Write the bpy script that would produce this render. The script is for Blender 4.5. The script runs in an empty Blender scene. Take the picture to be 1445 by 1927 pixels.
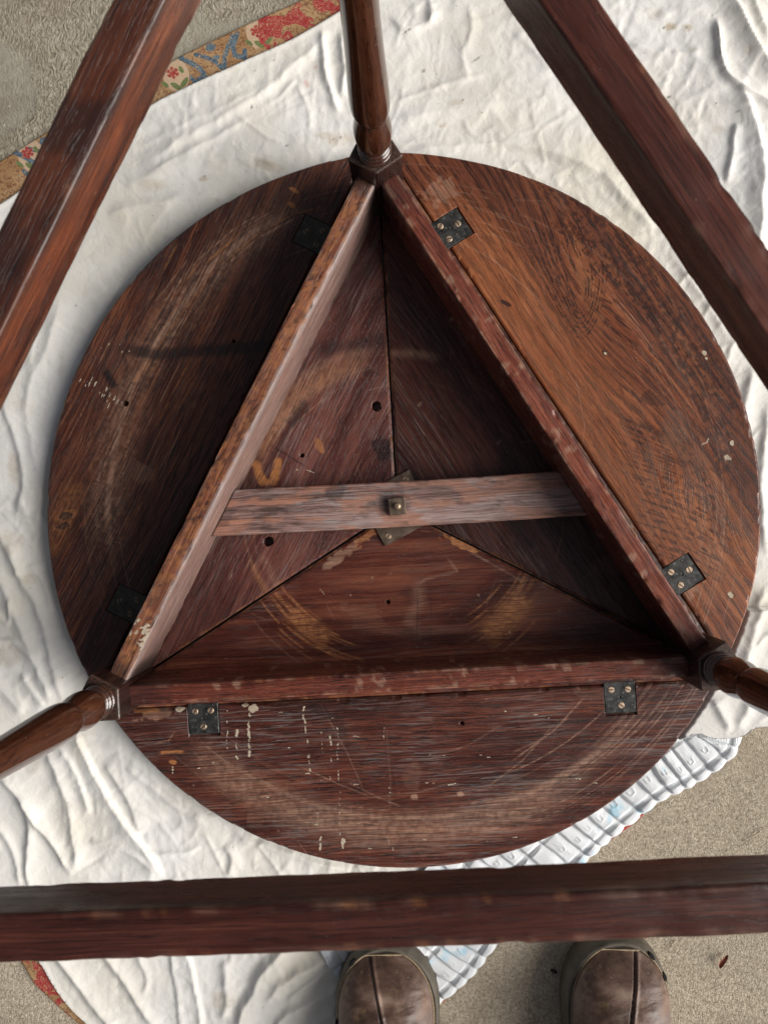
import bpy, math, random
import numpy as np
from math import radians as RAD

# ------------------------------------------------------------------ camera, world, sun, exposure
scene = bpy.context.scene
COL = scene.collection
FPX, IW, IH = 1601.482, 1445.0, 1927.0
CAM = np.array([0.01611, -0.012506, 0.904935])
ROT = (0.008013, 0.034598, -0.057599)

cam_d = bpy.data.cameras.new('camera')
cam = bpy.data.objects.new('camera', cam_d)
COL.objects.link(cam)
cam.location = CAM
cam.rotation_euler = ROT
cam_d.sensor_fit = 'VERTICAL'
cam_d.sensor_height = 24.0
cam_d.lens = 24.0 * FPX / IH
cam_d.clip_start = 0.01
cam_d.clip_end = 200
cam_d.dof.use_dof = True
cam_d.dof.focus_distance = 0.90
cam_d.dof.aperture_fstop = 15.0
scene.camera = cam

SUN_EL, SUN_AZ = 31.0, -14.0          # azimuth measured from +X towards +Y
world = bpy.data.worlds.new('World')
scene.world = world
world.use_nodes = True
wn = world.node_tree
for n in list(wn.nodes):
    wn.nodes.remove(n)
sky = wn.nodes.new('ShaderNodeTexSky')
sky.sky_type = 'NISHITA'
sky.sun_disc = False
sky.sun_elevation = RAD(SUN_EL)
sky.sun_rotation = RAD(90 - SUN_AZ)
sky.air_density = 0.5
sky.dust_density = 5.0
sky.ozone_density = 0.3
bg = wn.nodes.new('ShaderNodeBackground')
bg.inputs['Strength'].default_value = 0.05
wo = wn.nodes.new('ShaderNodeOutputWorld')
hs_ = wn.nodes.new('ShaderNodeHueSaturation')          # thin overcast: the blue is washed out
hs_.inputs['Saturation'].default_value = 0.45
wn.links.new(sky.outputs[0], hs_.inputs['Color'])
wn.links.new(hs_.outputs[0], bg.inputs[0])
wn.links.new(bg.outputs[0], wo.inputs[0])

sun_d = bpy.data.lights.new('sun', 'SUN')
sun_d.energy = 2.3
sun_d.angle = RAD(50)
sun_d.color = (1.0, 0.965, 0.92)
sun = bpy.data.objects.new('sun', sun_d)
COL.objects.link(sun)
sun.rotation_euler = (0, RAD(90 - SUN_EL), RAD(SUN_AZ))

scene.view_settings.view_transform = 'Standard'
scene.view_settings.look = 'None'
scene.view_settings.gamma = 1
scene.view_settings.exposure = 0.78

rnd = random.Random(7)
rng = np.random.default_rng(11)

# ------------------------------------------------------------------ picture -> world helper (points on a real plane z)
def _rotm(rx, ry, rz):
    cx, sx, cy, sy, cz, sz = math.cos(rx), math.sin(rx), math.cos(ry), math.sin(ry), math.cos(rz), math.sin(rz)
    X = np.array([[1, 0, 0], [0, cx, -sx], [0, sx, cx]])
    Y = np.array([[cy, 0, sy], [0, 1, 0], [-sy, 0, cy]])
    Z = np.array([[cz, -sz, 0], [sz, cz, 0], [0, 0, 1]])
    return Z @ Y @ X
MR = _rotm(*ROT)

def at(pts, z=0.0):
    p = np.atleast_2d(np.array(pts, float))
    d = np.c_[(p[:, 0] - IW / 2) / FPX, -(p[:, 1] - IH / 2) / FPX, -np.ones(len(p))] @ MR.T
    t = (z - CAM[2]) / d[:, 2]
    return (CAM + d * t[:, None])[:, :2]
PXM = FPX / CAM[2]            # picture pixels per metre at z = 0

# ------------------------------------------------------------------ numpy noise
def _hash(ix, iy, seed):
    h = (ix.astype(np.int64) * 374761393 + iy.astype(np.int64) * 668265263 + seed * 1442695041) & 0xFFFFFFFF
    h = ((h ^ (h >> 13)) * 1274126177) & 0xFFFFFFFF
    h = h ^ (h >> 16)
    return (h & 0xFFFF) / 65535.0

def vnoise(x, y, seed=0):
    x = np.asarray(x, float); y = np.asarray(y, float)
    ix = np.floor(x); iy = np.floor(y)
    fx = x - ix; fy = y - iy
    fx = fx * fx * fx * (fx * (fx * 6 - 15) + 10); fy = fy * fy * fy * (fy * (fy * 6 - 15) + 10)
    a = _hash(ix, iy, seed); b = _hash(ix + 1, iy, seed)
    c = _hash(ix, iy + 1, seed); d = _hash(ix + 1, iy + 1, seed)
    return (a * (1 - fx) + b * fx) * (1 - fy) + (c * (1 - fx) + d * fx) * fy

def fbm(x, y, seed=0, octv=4, gain=0.5):
    s = 0; a = 1; t = 0
    c, sn = math.cos(0.6), math.sin(0.6)
    for o in range(octv):
        s = s + a * vnoise(x, y, seed + o * 17); t += a; a *= gain
        x, y = (x * c - y * sn) * 2.03 + 3.1, (x * sn + y * c) * 2.03 + 1.7
    return s / t

def sstep(a, b, x):
    t = np.clip((x - a) / (b - a), 0, 1)
    return t * t * (3 - 2 * t)

def poly_dist(P, poly):
    """distance, signed side and arc position (0..1) of points P to an open polyline"""
    poly = np.asarray(poly, float)
    best = np.full(len(P), 1e9); side = np.zeros(len(P)); pos = np.zeros(len(P))
    seg = np.linalg.norm(np.diff(poly, axis=0), axis=1); tot = seg.sum(); acc = 0
    for i in range(len(poly) - 1):
        a, b = poly[i], poly[i + 1]
        v = b - a; L2 = v @ v
        w = P - a
        tr = (w @ v) / L2
        t = np.clip(tr, 0, 1)
        q = w - t[:, None] * v
        d = np.hypot(q[:, 0], q[:, 1])
        m = d < best
        best = np.where(m, d, best)
        side = np.where(m, np.sign(v[0] * w[:, 1] - v[1] * w[:, 0]), side)
        pos = np.where(m, (acc + t * seg[i]) / tot, pos)
        acc += seg[i]
    return best, side, pos

# ------------------------------------------------------------------ objects
def new_mesh(name, V, F, mat, smooth=True, attrs=None):
    V = np.asarray(V, np.float64)
    me = bpy.data.meshes.new(name)
    if isinstance(F, np.ndarray):
        n, k = F.shape
        me.vertices.add(len(V)); me.vertices.foreach_set('co', V.ravel())
        me.loops.add(n * k); me.loops.foreach_set('vertex_index', F.ravel().astype(np.int32))
        me.polygons.add(n); me.polygons.foreach_set('loop_start', np.arange(0, n * k, k, dtype=np.int32))
        me.update(calc_edges=True)
    else:
        me.from_pydata([tuple(v) for v in V], [], [tuple(f) for f in F])
    me.polygons.foreach_set('use_smooth', np.full(len(me.polygons), bool(smooth)))
    for k, a in (attrs or {}).items():
        a = np.asarray(a, np.float32)
        if a.ndim == 1:
            at_ = me.attributes.new(k, 'FLOAT', 'POINT'); at_.data.foreach_set('value', a)
        elif a.shape[1] == 3:
            at_ = me.attributes.new(k, 'FLOAT_VECTOR', 'POINT'); at_.data.foreach_set('vector', a.ravel())
        else:
            at_ = me.attributes.new(k, 'FLOAT_COLOR', 'POINT'); at_.data.foreach_set('color', a.ravel())
    if mat is not None:
        me.materials.append(mat)
    me.validate()
    return me

def obj(name, me, parent=None, loc=(0, 0, 0), rz=0.0, label=None, cat=None, group=None, kind=None):
    o = bpy.data.objects.new(name, me)
    COL.objects.link(o)
    if parent is not None:
        o.parent = parent
    o.location = loc
    o.rotation_euler = (0, 0, rz)
    for k, v in (('label', label), ('category', cat), ('group', group), ('kind', kind)):
        if v:
            o[k] = v
    return o

def grid_faces(nu, nv, off=0):
    i = np.arange(nu - 1)[:, None] * nv + np.arange(nv - 1)[None, :]
    i = i.ravel() + off
    return np.c_[i, i + nv, i + nv + 1, i + 1]

# ------------------------------------------------------------------ node helper
class G:
    def __init__(s, name):
        s.m = bpy.data.materials.new(name); s.m.use_nodes = True
        s.t = s.m.node_tree
        for n in list(s.t.nodes):
            s.t.nodes.remove(n)
        s.out = s.t.nodes.new('ShaderNodeOutputMaterial')
        s.b = s.t.nodes.new('ShaderNodeBsdfPrincipled')
        s.t.links.new(s.b.outputs[0], s.out.inputs[0])
    def put(s, sock, v):
        if hasattr(v, 'is_output') or isinstance(v, bpy.types.NodeSocket):
            s.t.links.new(v, sock)
        elif isinstance(v, (tuple, list)):
            sock.default_value = tuple(v) + ((1,) if len(v) == 3 and len(sock.default_value) == 4 else ())
        else:
            sock.default_value = v
    def attr(s, n, o='Vector'):
        a = s.t.nodes.new('ShaderNodeAttribute'); a.attribute_name = n
        return a.outputs[o]
    def coord(s, o='Object'):
        return s.t.nodes.new('ShaderNodeTexCoord').outputs[o]
    def scale(s, v, k):
        n = s.t.nodes.new('ShaderNodeVectorMath'); n.operation = 'MULTIPLY'
        s.put(n.inputs[0], v); n.inputs[1].default_value = k if isinstance(k, tuple) else (k, k, k)
        return n.outputs[0]
    def add(s, v, w):
        n = s.t.nodes.new('ShaderNodeVectorMath'); n.operation = 'ADD'
        s.put(n.inputs[0], v); s.put(n.inputs[1], w)
        return n.outputs[0]
    def noise(s, v, sc=1.0, det=3, rough=0.5, dist=0.0, o='Fac'):
        n = s.t.nodes.new('ShaderNodeTexNoise'); s.put(n.inputs['Vector'], v)
        n.inputs['Scale'].default_value = sc; n.inputs['Detail'].default_value = det
        n.inputs['Roughness'].default_value = rough; n.inputs['Distortion'].default_value = dist
        return n.outputs[o]
    def vor(s, v, sc, feat='F1', o='Distance', rnd_=1.0):
        n = s.t.nodes.new('ShaderNodeTexVoronoi'); n.feature = feat
        s.put(n.inputs['Vector'], v); n.inputs['Scale'].default_value = sc
        n.inputs['Randomness'].default_value = rnd_
        return n.outputs[o]
    def ma(s, op, a, b=0.0, c=0.0, clamp=False):
        n = s.t.nodes.new('ShaderNodeMath'); n.operation = op; n.use_clamp = clamp
        s.put(n.inputs[0], a); s.put(n.inputs[1], b); s.put(n.inputs[2], c)
        return n.outputs[0]
    def mul(s, a, b): return s.ma('MULTIPLY', a, b)
    def sum(s, a, b): return s.ma('ADD', a, b)
    def step(s, x, lo, hi, a=0.0, b=1.0):
        n = s.t.nodes.new('ShaderNodeMapRange'); n.interpolation_type = 'SMOOTHSTEP'
        s.put(n.inputs[0], x)
        for i, v in enumerate((lo, hi, a, b)):
            n.inputs[i + 1].default_value = v
        return n.outputs[0]
    def mix(s, f, a, b, mode='MIX'):
        n = s.t.nodes.new('ShaderNodeMix'); n.data_type = 'RGBA'; n.blend_type = mode
        s.put(n.inputs[0], f); s.put(n.inputs[6], a); s.put(n.inputs[7], b)
        return n.outputs[2]
    def ramp(s, f, stops):
        n = s.t.nodes.new('ShaderNodeValToRGB'); s.put(n.inputs[0], f)
        e = n.color_ramp.elements
        while len(e) < len(stops):
            e.new(0.5)
        for k, (p, c) in zip(e, stops):
            k.position = p; k.color = tuple(c) + (1,)
        return n.outputs[0]
    def sep(s, v):
        n = s.t.nodes.new('ShaderNodeSeparateXYZ'); s.put(n.inputs[0], v); return n.outputs
    def comb(s, x, y, z):
        n = s.t.nodes.new('ShaderNodeCombineXYZ')
        for i, v in enumerate((x, y, z)):
            s.put(n.inputs[i], v)
        return n.outputs[0]
    def sepc(s, v):
        n = s.t.nodes.new('ShaderNodeSeparateColor'); s.put(n.inputs[0], v); return n.outputs
    def bump(s, h, dist=0.001, strength=1.0, prev=None):
        n = s.t.nodes.new('ShaderNodeBump'); n.inputs['Distance'].default_value = dist
        n.inputs['Strength'].default_value = strength; s.put(n.inputs['Height'], h)
        if prev is not None:
            s.put(n.inputs['Normal'], prev)
        return n.outputs[0]
    def fin(s, color, rough=0.5, normal=None, spec=0.5, metal=0.0, **kw):
        s.put(s.b.inputs['Base Color'], color); s.put(s.b.inputs['Roughness'], rough)
        s.put(s.b.inputs['Specular IOR Level'], spec); s.put(s.b.inputs['Metallic'], metal)
        if normal is not None:
            s.put(s.b.inputs['Normal'], normal)
        for k, v in kw.items():
            s.put(s.b.inputs[k.replace('_', ' ')], v)
        return s.m

# ------------------------------------------------------------------ materials
def wood(name, dark, mid, light, ring=0.0, ring_f=60.0, pore=0.5, rough=(0.28, 0.5), grey=0.0, mott=0.5,
         scuff=(0.42, 0.245, 0.165), bare=(0.46, 0.185, 0.058), paint=(0.50, 0.42, 0.315), greyc=(0.20, 0.17, 0.16),
         fib=0.5, bump=0.00022, spec=0.42, lump=0.3, zoom=1.75):
    g = G(name)
    gc = g.attr('gc'); we = g.attr('wear', 'Color'); bare_m = g.attr('wear', 'Alpha')
    w = g.sepc(we)
    z = zoom
    # the grain wanders a little, so that no two lines run quite parallel
    wob = g.ma('SUBTRACT', g.noise(g.scale(gc, (6, 20, 20)), 1, 3, 0.5), 0.5)
    gw = g.add(gc, g.comb(0.0, g.mul(wob, 0.012), g.mul(wob, 0.006)))
    big = g.noise(g.scale(gc, (4, 13, 13)), 1, 4, 0.6, 0.6)
    band = g.noise(g.scale(gw, (1.6, 85, 85)), 1, 5, 0.62, 0.2)
    lines = g.noise(g.scale(gw, (3.2 * z, 330 * z, 330 * z)), 1, 5, 0.72)
    fibre = g.noise(g.scale(gw, (30 * z, 560 * z, 560 * z)), 1, 4, 0.7)
    pores = g.noise(g.scale(g.add(gw, (0.7, 0.31, 0.17)), (24 * z, 560 * z, 560 * z)), 1, 3, 0.55)
    def c(x): return g.ma('SUBTRACT', x, 0.5)
    tone = g.sum(g.mul(c(big), mott), g.sum(g.mul(c(band), 0.75), g.sum(g.mul(c(lines), fib * 1.25), g.mul(c(fibre), fib * 0.7))))
    tone = g.sum(tone, 0.5)
    if ring > 0:
        sx = g.sep(gw)
        warp = g.noise(g.scale(gc, (4, 9, 9)), 1, 1, 0.5)
        warp2 = g.noise(g.scale(gc, (40, 150, 150)), 1, 3, 0.6)
        fld = g.sum(sx[1], g.sum(g.mul(c(warp), 0.040), g.mul(c(warp2), 0.009)))
        rg = g.ma('FRACT', g.sum(g.mul(fld, ring_f), g.mul(band, 0.9)))
        rgs = g.mul(g.step(rg, 0.0, 0.10, 0, 1), g.step(rg, 0.18, 0.75, 1, 0))   # open-pored early wood
        tone = g.ma('SUBTRACT', tone, g.mul(rgs, ring * 0.10))
        pk = g.step(g.sum(pores, g.mul(rgs, 0.105 * ring)), 0.575, 0.615)
    else:
        pk = g.step(pores, 0.555, 0.60)
    col = g.ramp(tone, [(0.20, dark), (0.5, mid), (0.82, light)])
    pk = g.mul(pk, pore)
    col = g.mix(pk, col, tuple(q * 0.20 for q in dark))
    if grey > 0:                                # dry grey bloom caught in the open grain
        gm = g.noise(g.scale(g.add(gw, (3.3, 1.1, 0.4)), (17, 470, 470)), 1, 4, 0.7)
        gl = g.noise(g.scale(gc, (9, 14, 14)), 1, 3, 0.6)
        gmask = g.mul(g.step(gm, 0.515, 0.585), g.step(gl, 0.38, 0.62))
        col = g.mix(g.mul(gmask, grey), col, greyc)
    fs = g.sum(0.40, g.mul(g.step(lines, 0.40, 0.58), 0.75))
    col = g.mix(g.ma('MULTIPLY', w[0], fs, clamp=True), col, g.mix(g.step(fibre, 0.35, 0.65), tuple(q * 0.6 for q in scuff), scuff))
    bmask = g.ma('MULTIPLY', bare_m, g.sum(0.25, g.mul(g.step(pores, 0.36, 0.54), 1.0)), clamp=True)
    col = g.mix(bmask, col, g.mix(g.step(fibre, 0.35, 0.65), tuple(q * 0.6 for q in bare), bare))
    col = g.mix(g.ma('MULTIPLY', w[1], 0.9, clamp=True), col, (0.010, 0.008, 0.009))
    brk = g.noise(g.scale(gc, (300, 620, 620)), 1, 3, 0.6)
    pmask = g.step(g.sum(w[2], g.mul(c(brk), 1.5)), 0.42, 0.55)
    col = g.mix(pmask, col, g.mix(g.step(brk, 0.4, 0.6), tuple(q * 0.75 for q in paint), paint))
    speck = g.step(g.noise(g.scale(gc, 430), 1, 1, 0.5), 0.765, 0.80)
    col = g.mix(g.mul(speck, 0.25), col, (0.42, 0.33, 0.26))
    rn = g.noise(g.scale(gc, (14, 60, 60)), 1, 4, 0.65)
    ro = g.step(rn, 0.3, 0.72, rough[0] * 0.82, rough[1] * 0.82)
    ro = g.ma('ADD', ro, g.sum(g.mul(w[0], 0.14), g.sum(g.mul(bmask, 0.25), g.mul(pk, 0.15))), clamp=True)
    h = g.sum(g.mul(lines, 0.6), g.sum(g.mul(fibre, 0.5), g.sum(g.mul(pk, -0.9), g.mul(pmask, 0.6))))
    nm = g.bump(h, bump, 0.9)
    if lump:
        nm = g.bump(g.noise(g.scale(gc, (9, 30, 30)), 1, 3, 0.5), 0.0016, lump, nm)
    return g.fin(col, ro, nm, spec)

W_LEAF_L = wood('leaf_wood_dark', (0.016, 0.0052, 0.0040), (0.064, 0.0198, 0.0125), (0.210, 0.073, 0.033), grey=0.10, mott=0.9, fib=0.9, pore=0.85, rough=(0.30, 0.55))
W_LEAF_R = wood('leaf_wood_oak', (0.060, 0.0170, 0.0100), (0.190, 0.0600, 0.0280), (0.380, 0.145, 0.058), bare=(0.46, 0.170, 0.056), ring=1.0, ring_f=105, pore=0.75, rough=(0.25, 0.42), mott=0.75, fib=0.5)
W_LEAF_B = wood('leaf_wood_streaked', (0.018, 0.0050, 0.0038), (0.076, 0.0210, 0.0140), (0.190, 0.064, 0.036), grey=0.55, pore=0.9, rough=(0.27, 0.48), mott=0.6, fib=1.0)
W_TOP_L = wood('top_wood_purple', (0.022, 0.0070, 0.0062), (0.092, 0.0290, 0.0235), (0.220, 0.088, 0.066), grey=0.48, pore=0.6, rough=(0.22, 0.40), mott=1.05, fib=0.65, greyc=(0.28, 0.21, 0.20))
W_TOP_R = wood('top_wood_dim', (0.011, 0.0036, 0.0030), (0.050, 0.0135, 0.0095), (0.125, 0.042, 0.026), grey=0.25, pore=0.65, ring=0.3, ring_f=40, rough=(0.28, 0.48), mott=0.9, fib=0.6)
W_TOP_B = wood('top_wood_red', (0.019, 0.0046, 0.0034), (0.108, 0.0270, 0.0165), (0.280, 0.098, 0.052), bare=(0.52, 0.215, 0.080), grey=0.20, pore=0.3, ring=0.5, ring_f=22, rough=(0.25, 0.45), mott=1.3, fib=0.45)
W_RAIL = wood('rail_wood_red', (0.045, 0.0105, 0.0070), (0.150, 0.039, 0.0240), (0.30, 0.100, 0.058), pore=0.75, rough=(0.26, 0.44), mott=0.4, fib=0.9)
W_RAIL_L = wood('rail_wood_worn', (0.055, 0.0170, 0.0100), (0.180, 0.062, 0.034), (0.36, 0.155, 0.088), scuff=(0.34, 0.265, 0.245), pore=0.7, rough=(0.28, 0.50), mott=0.5, fib=0.9)  # grey scuff colour also carries the painted sheen of the inner face
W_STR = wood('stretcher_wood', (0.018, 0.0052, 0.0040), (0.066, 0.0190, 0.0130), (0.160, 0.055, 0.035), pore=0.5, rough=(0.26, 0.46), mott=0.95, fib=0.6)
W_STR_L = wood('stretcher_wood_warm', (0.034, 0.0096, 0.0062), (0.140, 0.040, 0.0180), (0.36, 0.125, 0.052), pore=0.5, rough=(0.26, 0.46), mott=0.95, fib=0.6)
W_LEG = wood('leg_wood_polished', (0.016, 0.0046, 0.0023), (0.050, 0.0155, 0.0070), (0.120, 0.043, 0.017), pore=0.45, rough=(0.07, 0.16), mott=0.3, fib=0.35, bump=0.00006, spec=0.8, lump=0.0)
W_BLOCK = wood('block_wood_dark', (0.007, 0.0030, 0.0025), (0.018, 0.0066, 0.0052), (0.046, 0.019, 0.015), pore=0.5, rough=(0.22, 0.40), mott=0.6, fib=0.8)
W_BAT = wood('batten_wood_grey', (0.085, 0.042, 0.034), (0.270, 0.165, 0.142), (0.46, 0.35, 0.315), grey=0.55, pore=0.45, rough=(0.40, 0.62), mott=1.0, fib=1.0, scuff=(0.48, 0.22, 0.14), greyc=(0.33, 0.34, 0.35))

def metal(name, a, b, rough=(0.3, 0.55), sc=180, metalness=1.0, spots=None):
    g = G(name)
    p = g.coord()
    n = g.noise(g.scale(p, sc), 1, 5, 0.65)
    col = g.ramp(n, [(0.35, a), (0.65, b)])
    if spots:
        col = g.mix(g.step(g.noise(g.scale(p, sc * 2.3), 1, 2), 0.62, 0.70), col, spots)
    scr = g.noise(g.scale(p, (sc * 0.3, sc * 8, sc)), 1, 2)
    return g.fin(col, g.step(n, 0.3, 0.7, rough[0], rough[1]), g.bump(g.sum(n, g.mul(scr, 0.4)), 0.0003, 0.5), 0.5, metalness)
M_HINGE = metal('blackened_steel', (0.014, 0.014, 0.013), (0.058, 0.060, 0.057), (0.32, 0.52), metalness=0.35, spots=(0.16, 0.15, 0.13))
M_PLATE = metal('bronze_plate', (0.12, 0.085, 0.060), (0.22, 0.165, 0.125), (0.42, 0.62), 120, 0.7)
M_SCREW = metal('brass_screw', (0.30, 0.20, 0.13), (0.55, 0.42, 0.30), (0.35, 0.55), 500, 0.8)

def sheet_mat():
    g = G('white_cotton')
    p = g.coord()
    w = g.attr('wear', 'Color'); ws = g.sepc(w)
    n1 = g.noise(g.scale(p, 4.5), 1, 4, 0.6)
    col = g.ramp(n1, [(0.32, (0.67, 0.63, 0.535)), (0.50, (0.735, 0.715, 0.665)), (0.68, (0.745, 0.74, 0.72))])
    n2 = g.noise(g.scale(p, 23), 1, 5, 0.65)
    col = g.mix(g.mul(g.step(n2, 0.56, 0.78), 0.20), col, (0.68, 0.58, 0.42))
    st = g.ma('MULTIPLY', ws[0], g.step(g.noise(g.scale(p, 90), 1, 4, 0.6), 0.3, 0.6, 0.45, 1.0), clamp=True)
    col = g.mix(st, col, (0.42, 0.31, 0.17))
    col = g.mix(ws[1], col, (0.05, 0.035, 0.025))
    col = g.mix(g.mul(ws[2], 0.6), col, (0.55, 0.16, 0.12))
    sp = g.step(g.noise(g.scale(p, 210), 1, 1), 0.775, 0.80)
    col = g.mix(g.mul(sp, 0.45), col, (0.30, 0.22, 0.14))
    # fine crumple: creased cells at two sizes, small crinkles and the weave
    wv = g.add(p, g.scale(g.noise(g.scale(p, 30), 1, 3, 0.6, 0, 'Color'), 0.018))
    c1 = g.vor(wv, 26, 'DISTANCE_TO_EDGE')
    c2 = g.vor(g.add(wv, (3.1, 1.7, 0)), 61, 'DISTANCE_TO_EDGE')
    crk = g.sum(g.step(c1, 0.0, 0.10), g.mul(g.step(c2, 0.0, 0.16), 0.5))
    fine = g.noise(g.scale(p, 130), 1, 4, 0.62, 0.8)
    med = g.noise(g.scale(p, 46), 1, 4, 0.6, 1.2)
    h = g.sum(g.mul(crk, 0.16), g.sum(g.mul(fine, 0.55), g.mul(med, 0.8)))
    nm = g.bump(h, 0.0012, 0.6)
    weave = g.noise(g.scale(p, 1700), 1, 1)
    nm = g.bump(weave, 0.0002, 0.35, nm)
    return g.fin(col, 0.75, nm, 0.25, Sheen_Weight=0.15)
M_SHEET = sheet_mat()

def concrete_mat():
    g = G('concrete')
    p = g.coord()
    big = g.noise(g.scale(p, 5), 1, 4, 0.6)
    grain = g.noise(g.scale(p, 300), 1, 3, 0.75)
    grain2 = g.noise(g.scale(p, 720), 1, 2, 0.6)
    col = g.ramp(grain, [(0.28, (0.185, 0.152, 0.107)), (0.48, (0.385, 0.322, 0.238)), (0.72, (0.60, 0.525, 0.405))])
    col = g.mix(g.mul(g.step(grain2, 0.58, 0.66), 0.7), col, (0.78, 0.72, 0.60))
    col = g.mix(g.mul(g.step(grain2, 0.41, 0.33), 0.7), col, (0.12, 0.095, 0.07))
    col = g.mix(g.mul(g.step(big, 0.38, 0.62), 0.25), col, (0.30, 0.255, 0.19))
    sx = g.sep(p)
    warp = g.noise(g.scale(p, 9), 1, 4, 0.6)
    # an older greyer pour with brushed ripples and smooth cement smears lies towards the back left
    far = g.sum(g.mul(sx[1], 1.0), g.sum(g.mul(sx[0], -0.8), g.mul(warp, 0.10)))
    fm = g.step(far, 0.28, 0.55)
    rip = g.noise(g.scale(g.add(p, g.scale(g.noise(g.scale(p, 60), 1, 2, 0.5, 0, 'Color'), 0.02)), (460, 150, 200)), 1, 3, 0.6)
    gcol = g.ramp(rip, [(0.30, (0.165, 0.140, 0.098)), (0.52, (0.35, 0.312, 0.235)), (0.75, (0.50, 0.455, 0.36))])
    sm = g.noise(g.scale(g.add(p, (0.31, 0.12, 0)), 8.5), 1, 3, 0.45, 0.6)
    smm = g.mul(g.step(sm, 0.50, 0.60), 0.75)
    scol = g.ramp(g.noise(g.scale(p, 50), 1, 5, 0.7), [(0.35, (0.26, 0.235, 0.185)), (0.65, (0.36, 0.335, 0.27))])
    edge = g.mul(g.step(sm, 0.500, 0.515), g.step(sm, 0.532, 0.515))
    gcol = g.mix(smm, gcol, scol)
    gcol = g.mix(g.mul(edge, 0.12), gcol, (0.16, 0.14, 0.11))
    col = g.mix(fm, col, gcol)
    h = g.sum(g.sum(grain, g.mul(grain2, 0.4)), g.mul(g.mul(rip, fm), 1.2))
    hs = g.mix(g.mul(g.mul(smm, fm), 0.7), h, (0.75, 0.75, 0.75))
    stn = g.noise(g.scale(p, 11), 1, 5, 0.65)
    col = g.mix(g.mul(g.step(stn, 0.48, 0.66), 0.38), col, (0.21, 0.17, 0.12))
    stone = g.vor(p, 120)
    col = g.mix(g.mul(g.step(stone, 0.20, 0.12), 0.5), col, g.mix(g.step(g.noise(g.scale(p, 60), 1, 1), 0.4, 0.6), (0.24, 0.19, 0.14), (0.70, 0.62, 0.49)))
    return g.fin(col, 0.9, g.bump(hs, 0.0022, 0.9), 0.25)
M_CONC = concrete_mat()

def rug_mat():
    g = G('printed_cotton')
    p = g.coord()
    w = g.sepc(g.attr('wear', 'Color')); al = g.attr('wear', 'Alpha')
    jit = g.noise(g.scale(p, 420), 1, 3, 0.6)
    fine = g.noise(g.scale(p, 230), 1, 3, 0.6, 1.5)
    ground = g.mix(g.step(g.noise(g.scale(p, 30), 1, 3), 0.4, 0.6), (0.31, 0.178, 0.080), (0.38, 0.24, 0.12))
    ink = g.step(fine, 0.53, 0.57)
    ground = g.mix(g.mul(ink, 0.8), ground, (0.16, 0.060, 0.030))
    pale = g.mix(g.step(jit, 0.3, 0.7), (0.46, 0.32, 0.20), (0.52, 0.38, 0.26))
    col = g.mix(g.step(al, 0.4, 0.6), ground, pale)
    def lay(col, m, c, k=0.5):
        mm = g.step(g.sum(m, g.mul(g.ma('SUBTRACT', jit, 0.5), 0.7)), 0.42, 0.58)
        return g.mix(mm, col, c)
    col = lay(col, w[2], g.mix(g.step(fine, 0.4, 0.65), (0.050, 0.085, 0.120), (0.13, 0.185, 0.22)))
    col = lay(col, w[1], g.mix(jit, (0.10, 0.14, 0.045), (0.17, 0.20, 0.08)))
    col = lay(col, w[0], g.mix(g.step(fine, 0.42, 0.62), (0.29, 0.026, 0.028), (0.36, 0.075, 0.060)))
    fl = g.step(g.noise(g.scale(p, 310), 1, 3, 0.6, 1.2), 0.58, 0.63)
    col = g.mix(g.mul(fl, g.mul(g.step(g.sum(w[0], w[2]), 0.3, 0.6), 0.75)), col, (0.47, 0.31, 0.16))
    weave = g.noise(g.scale(p, 900), 1, 1)
    col = g.mix(g.mul(g.step(weave, 0.55, 0.75), 0.2), col, (0.68, 0.58, 0.45))
    return g.fin(col, 0.9, g.bump(g.sum(weave, g.mul(fine, 0.6)), 0.0006, 0.6), 0.2)
M_RUG = rug_mat()

def mat_mat():
    g = G('pleated_white_fabric')
    p = g.coord(); gc = g.attr('gc')
    n = g.noise(g.scale(p, 22), 1, 4, 0.6)
    col = g.ramp(n, [(0.35, (0.70, 0.72, 0.73)), (0.65, (0.77, 0.795, 0.815))])
    bl = g.noise(g.scale(g.add(p, (0.2, 0.5, 0)), 34), 1, 2, 0.5)
    col = g.mix(g.mul(g.step(bl, 0.60, 0.76), 0.8), col, (0.30, 0.63, 0.80))
    sx = g.sep(gc)
    rib = g.ma('SINE', g.mul(sx[1], 2 * math.pi * 620))
    nm = g.bump(rib, 0.0005, 0.6)
    nm = g.bump(g.noise(g.scale(p, 160), 1, 4, 0.65), 0.0012, 0.5, nm)
    return g.fin(col, 0.6, nm, 0.35)
M_MAT = mat_mat()

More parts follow.
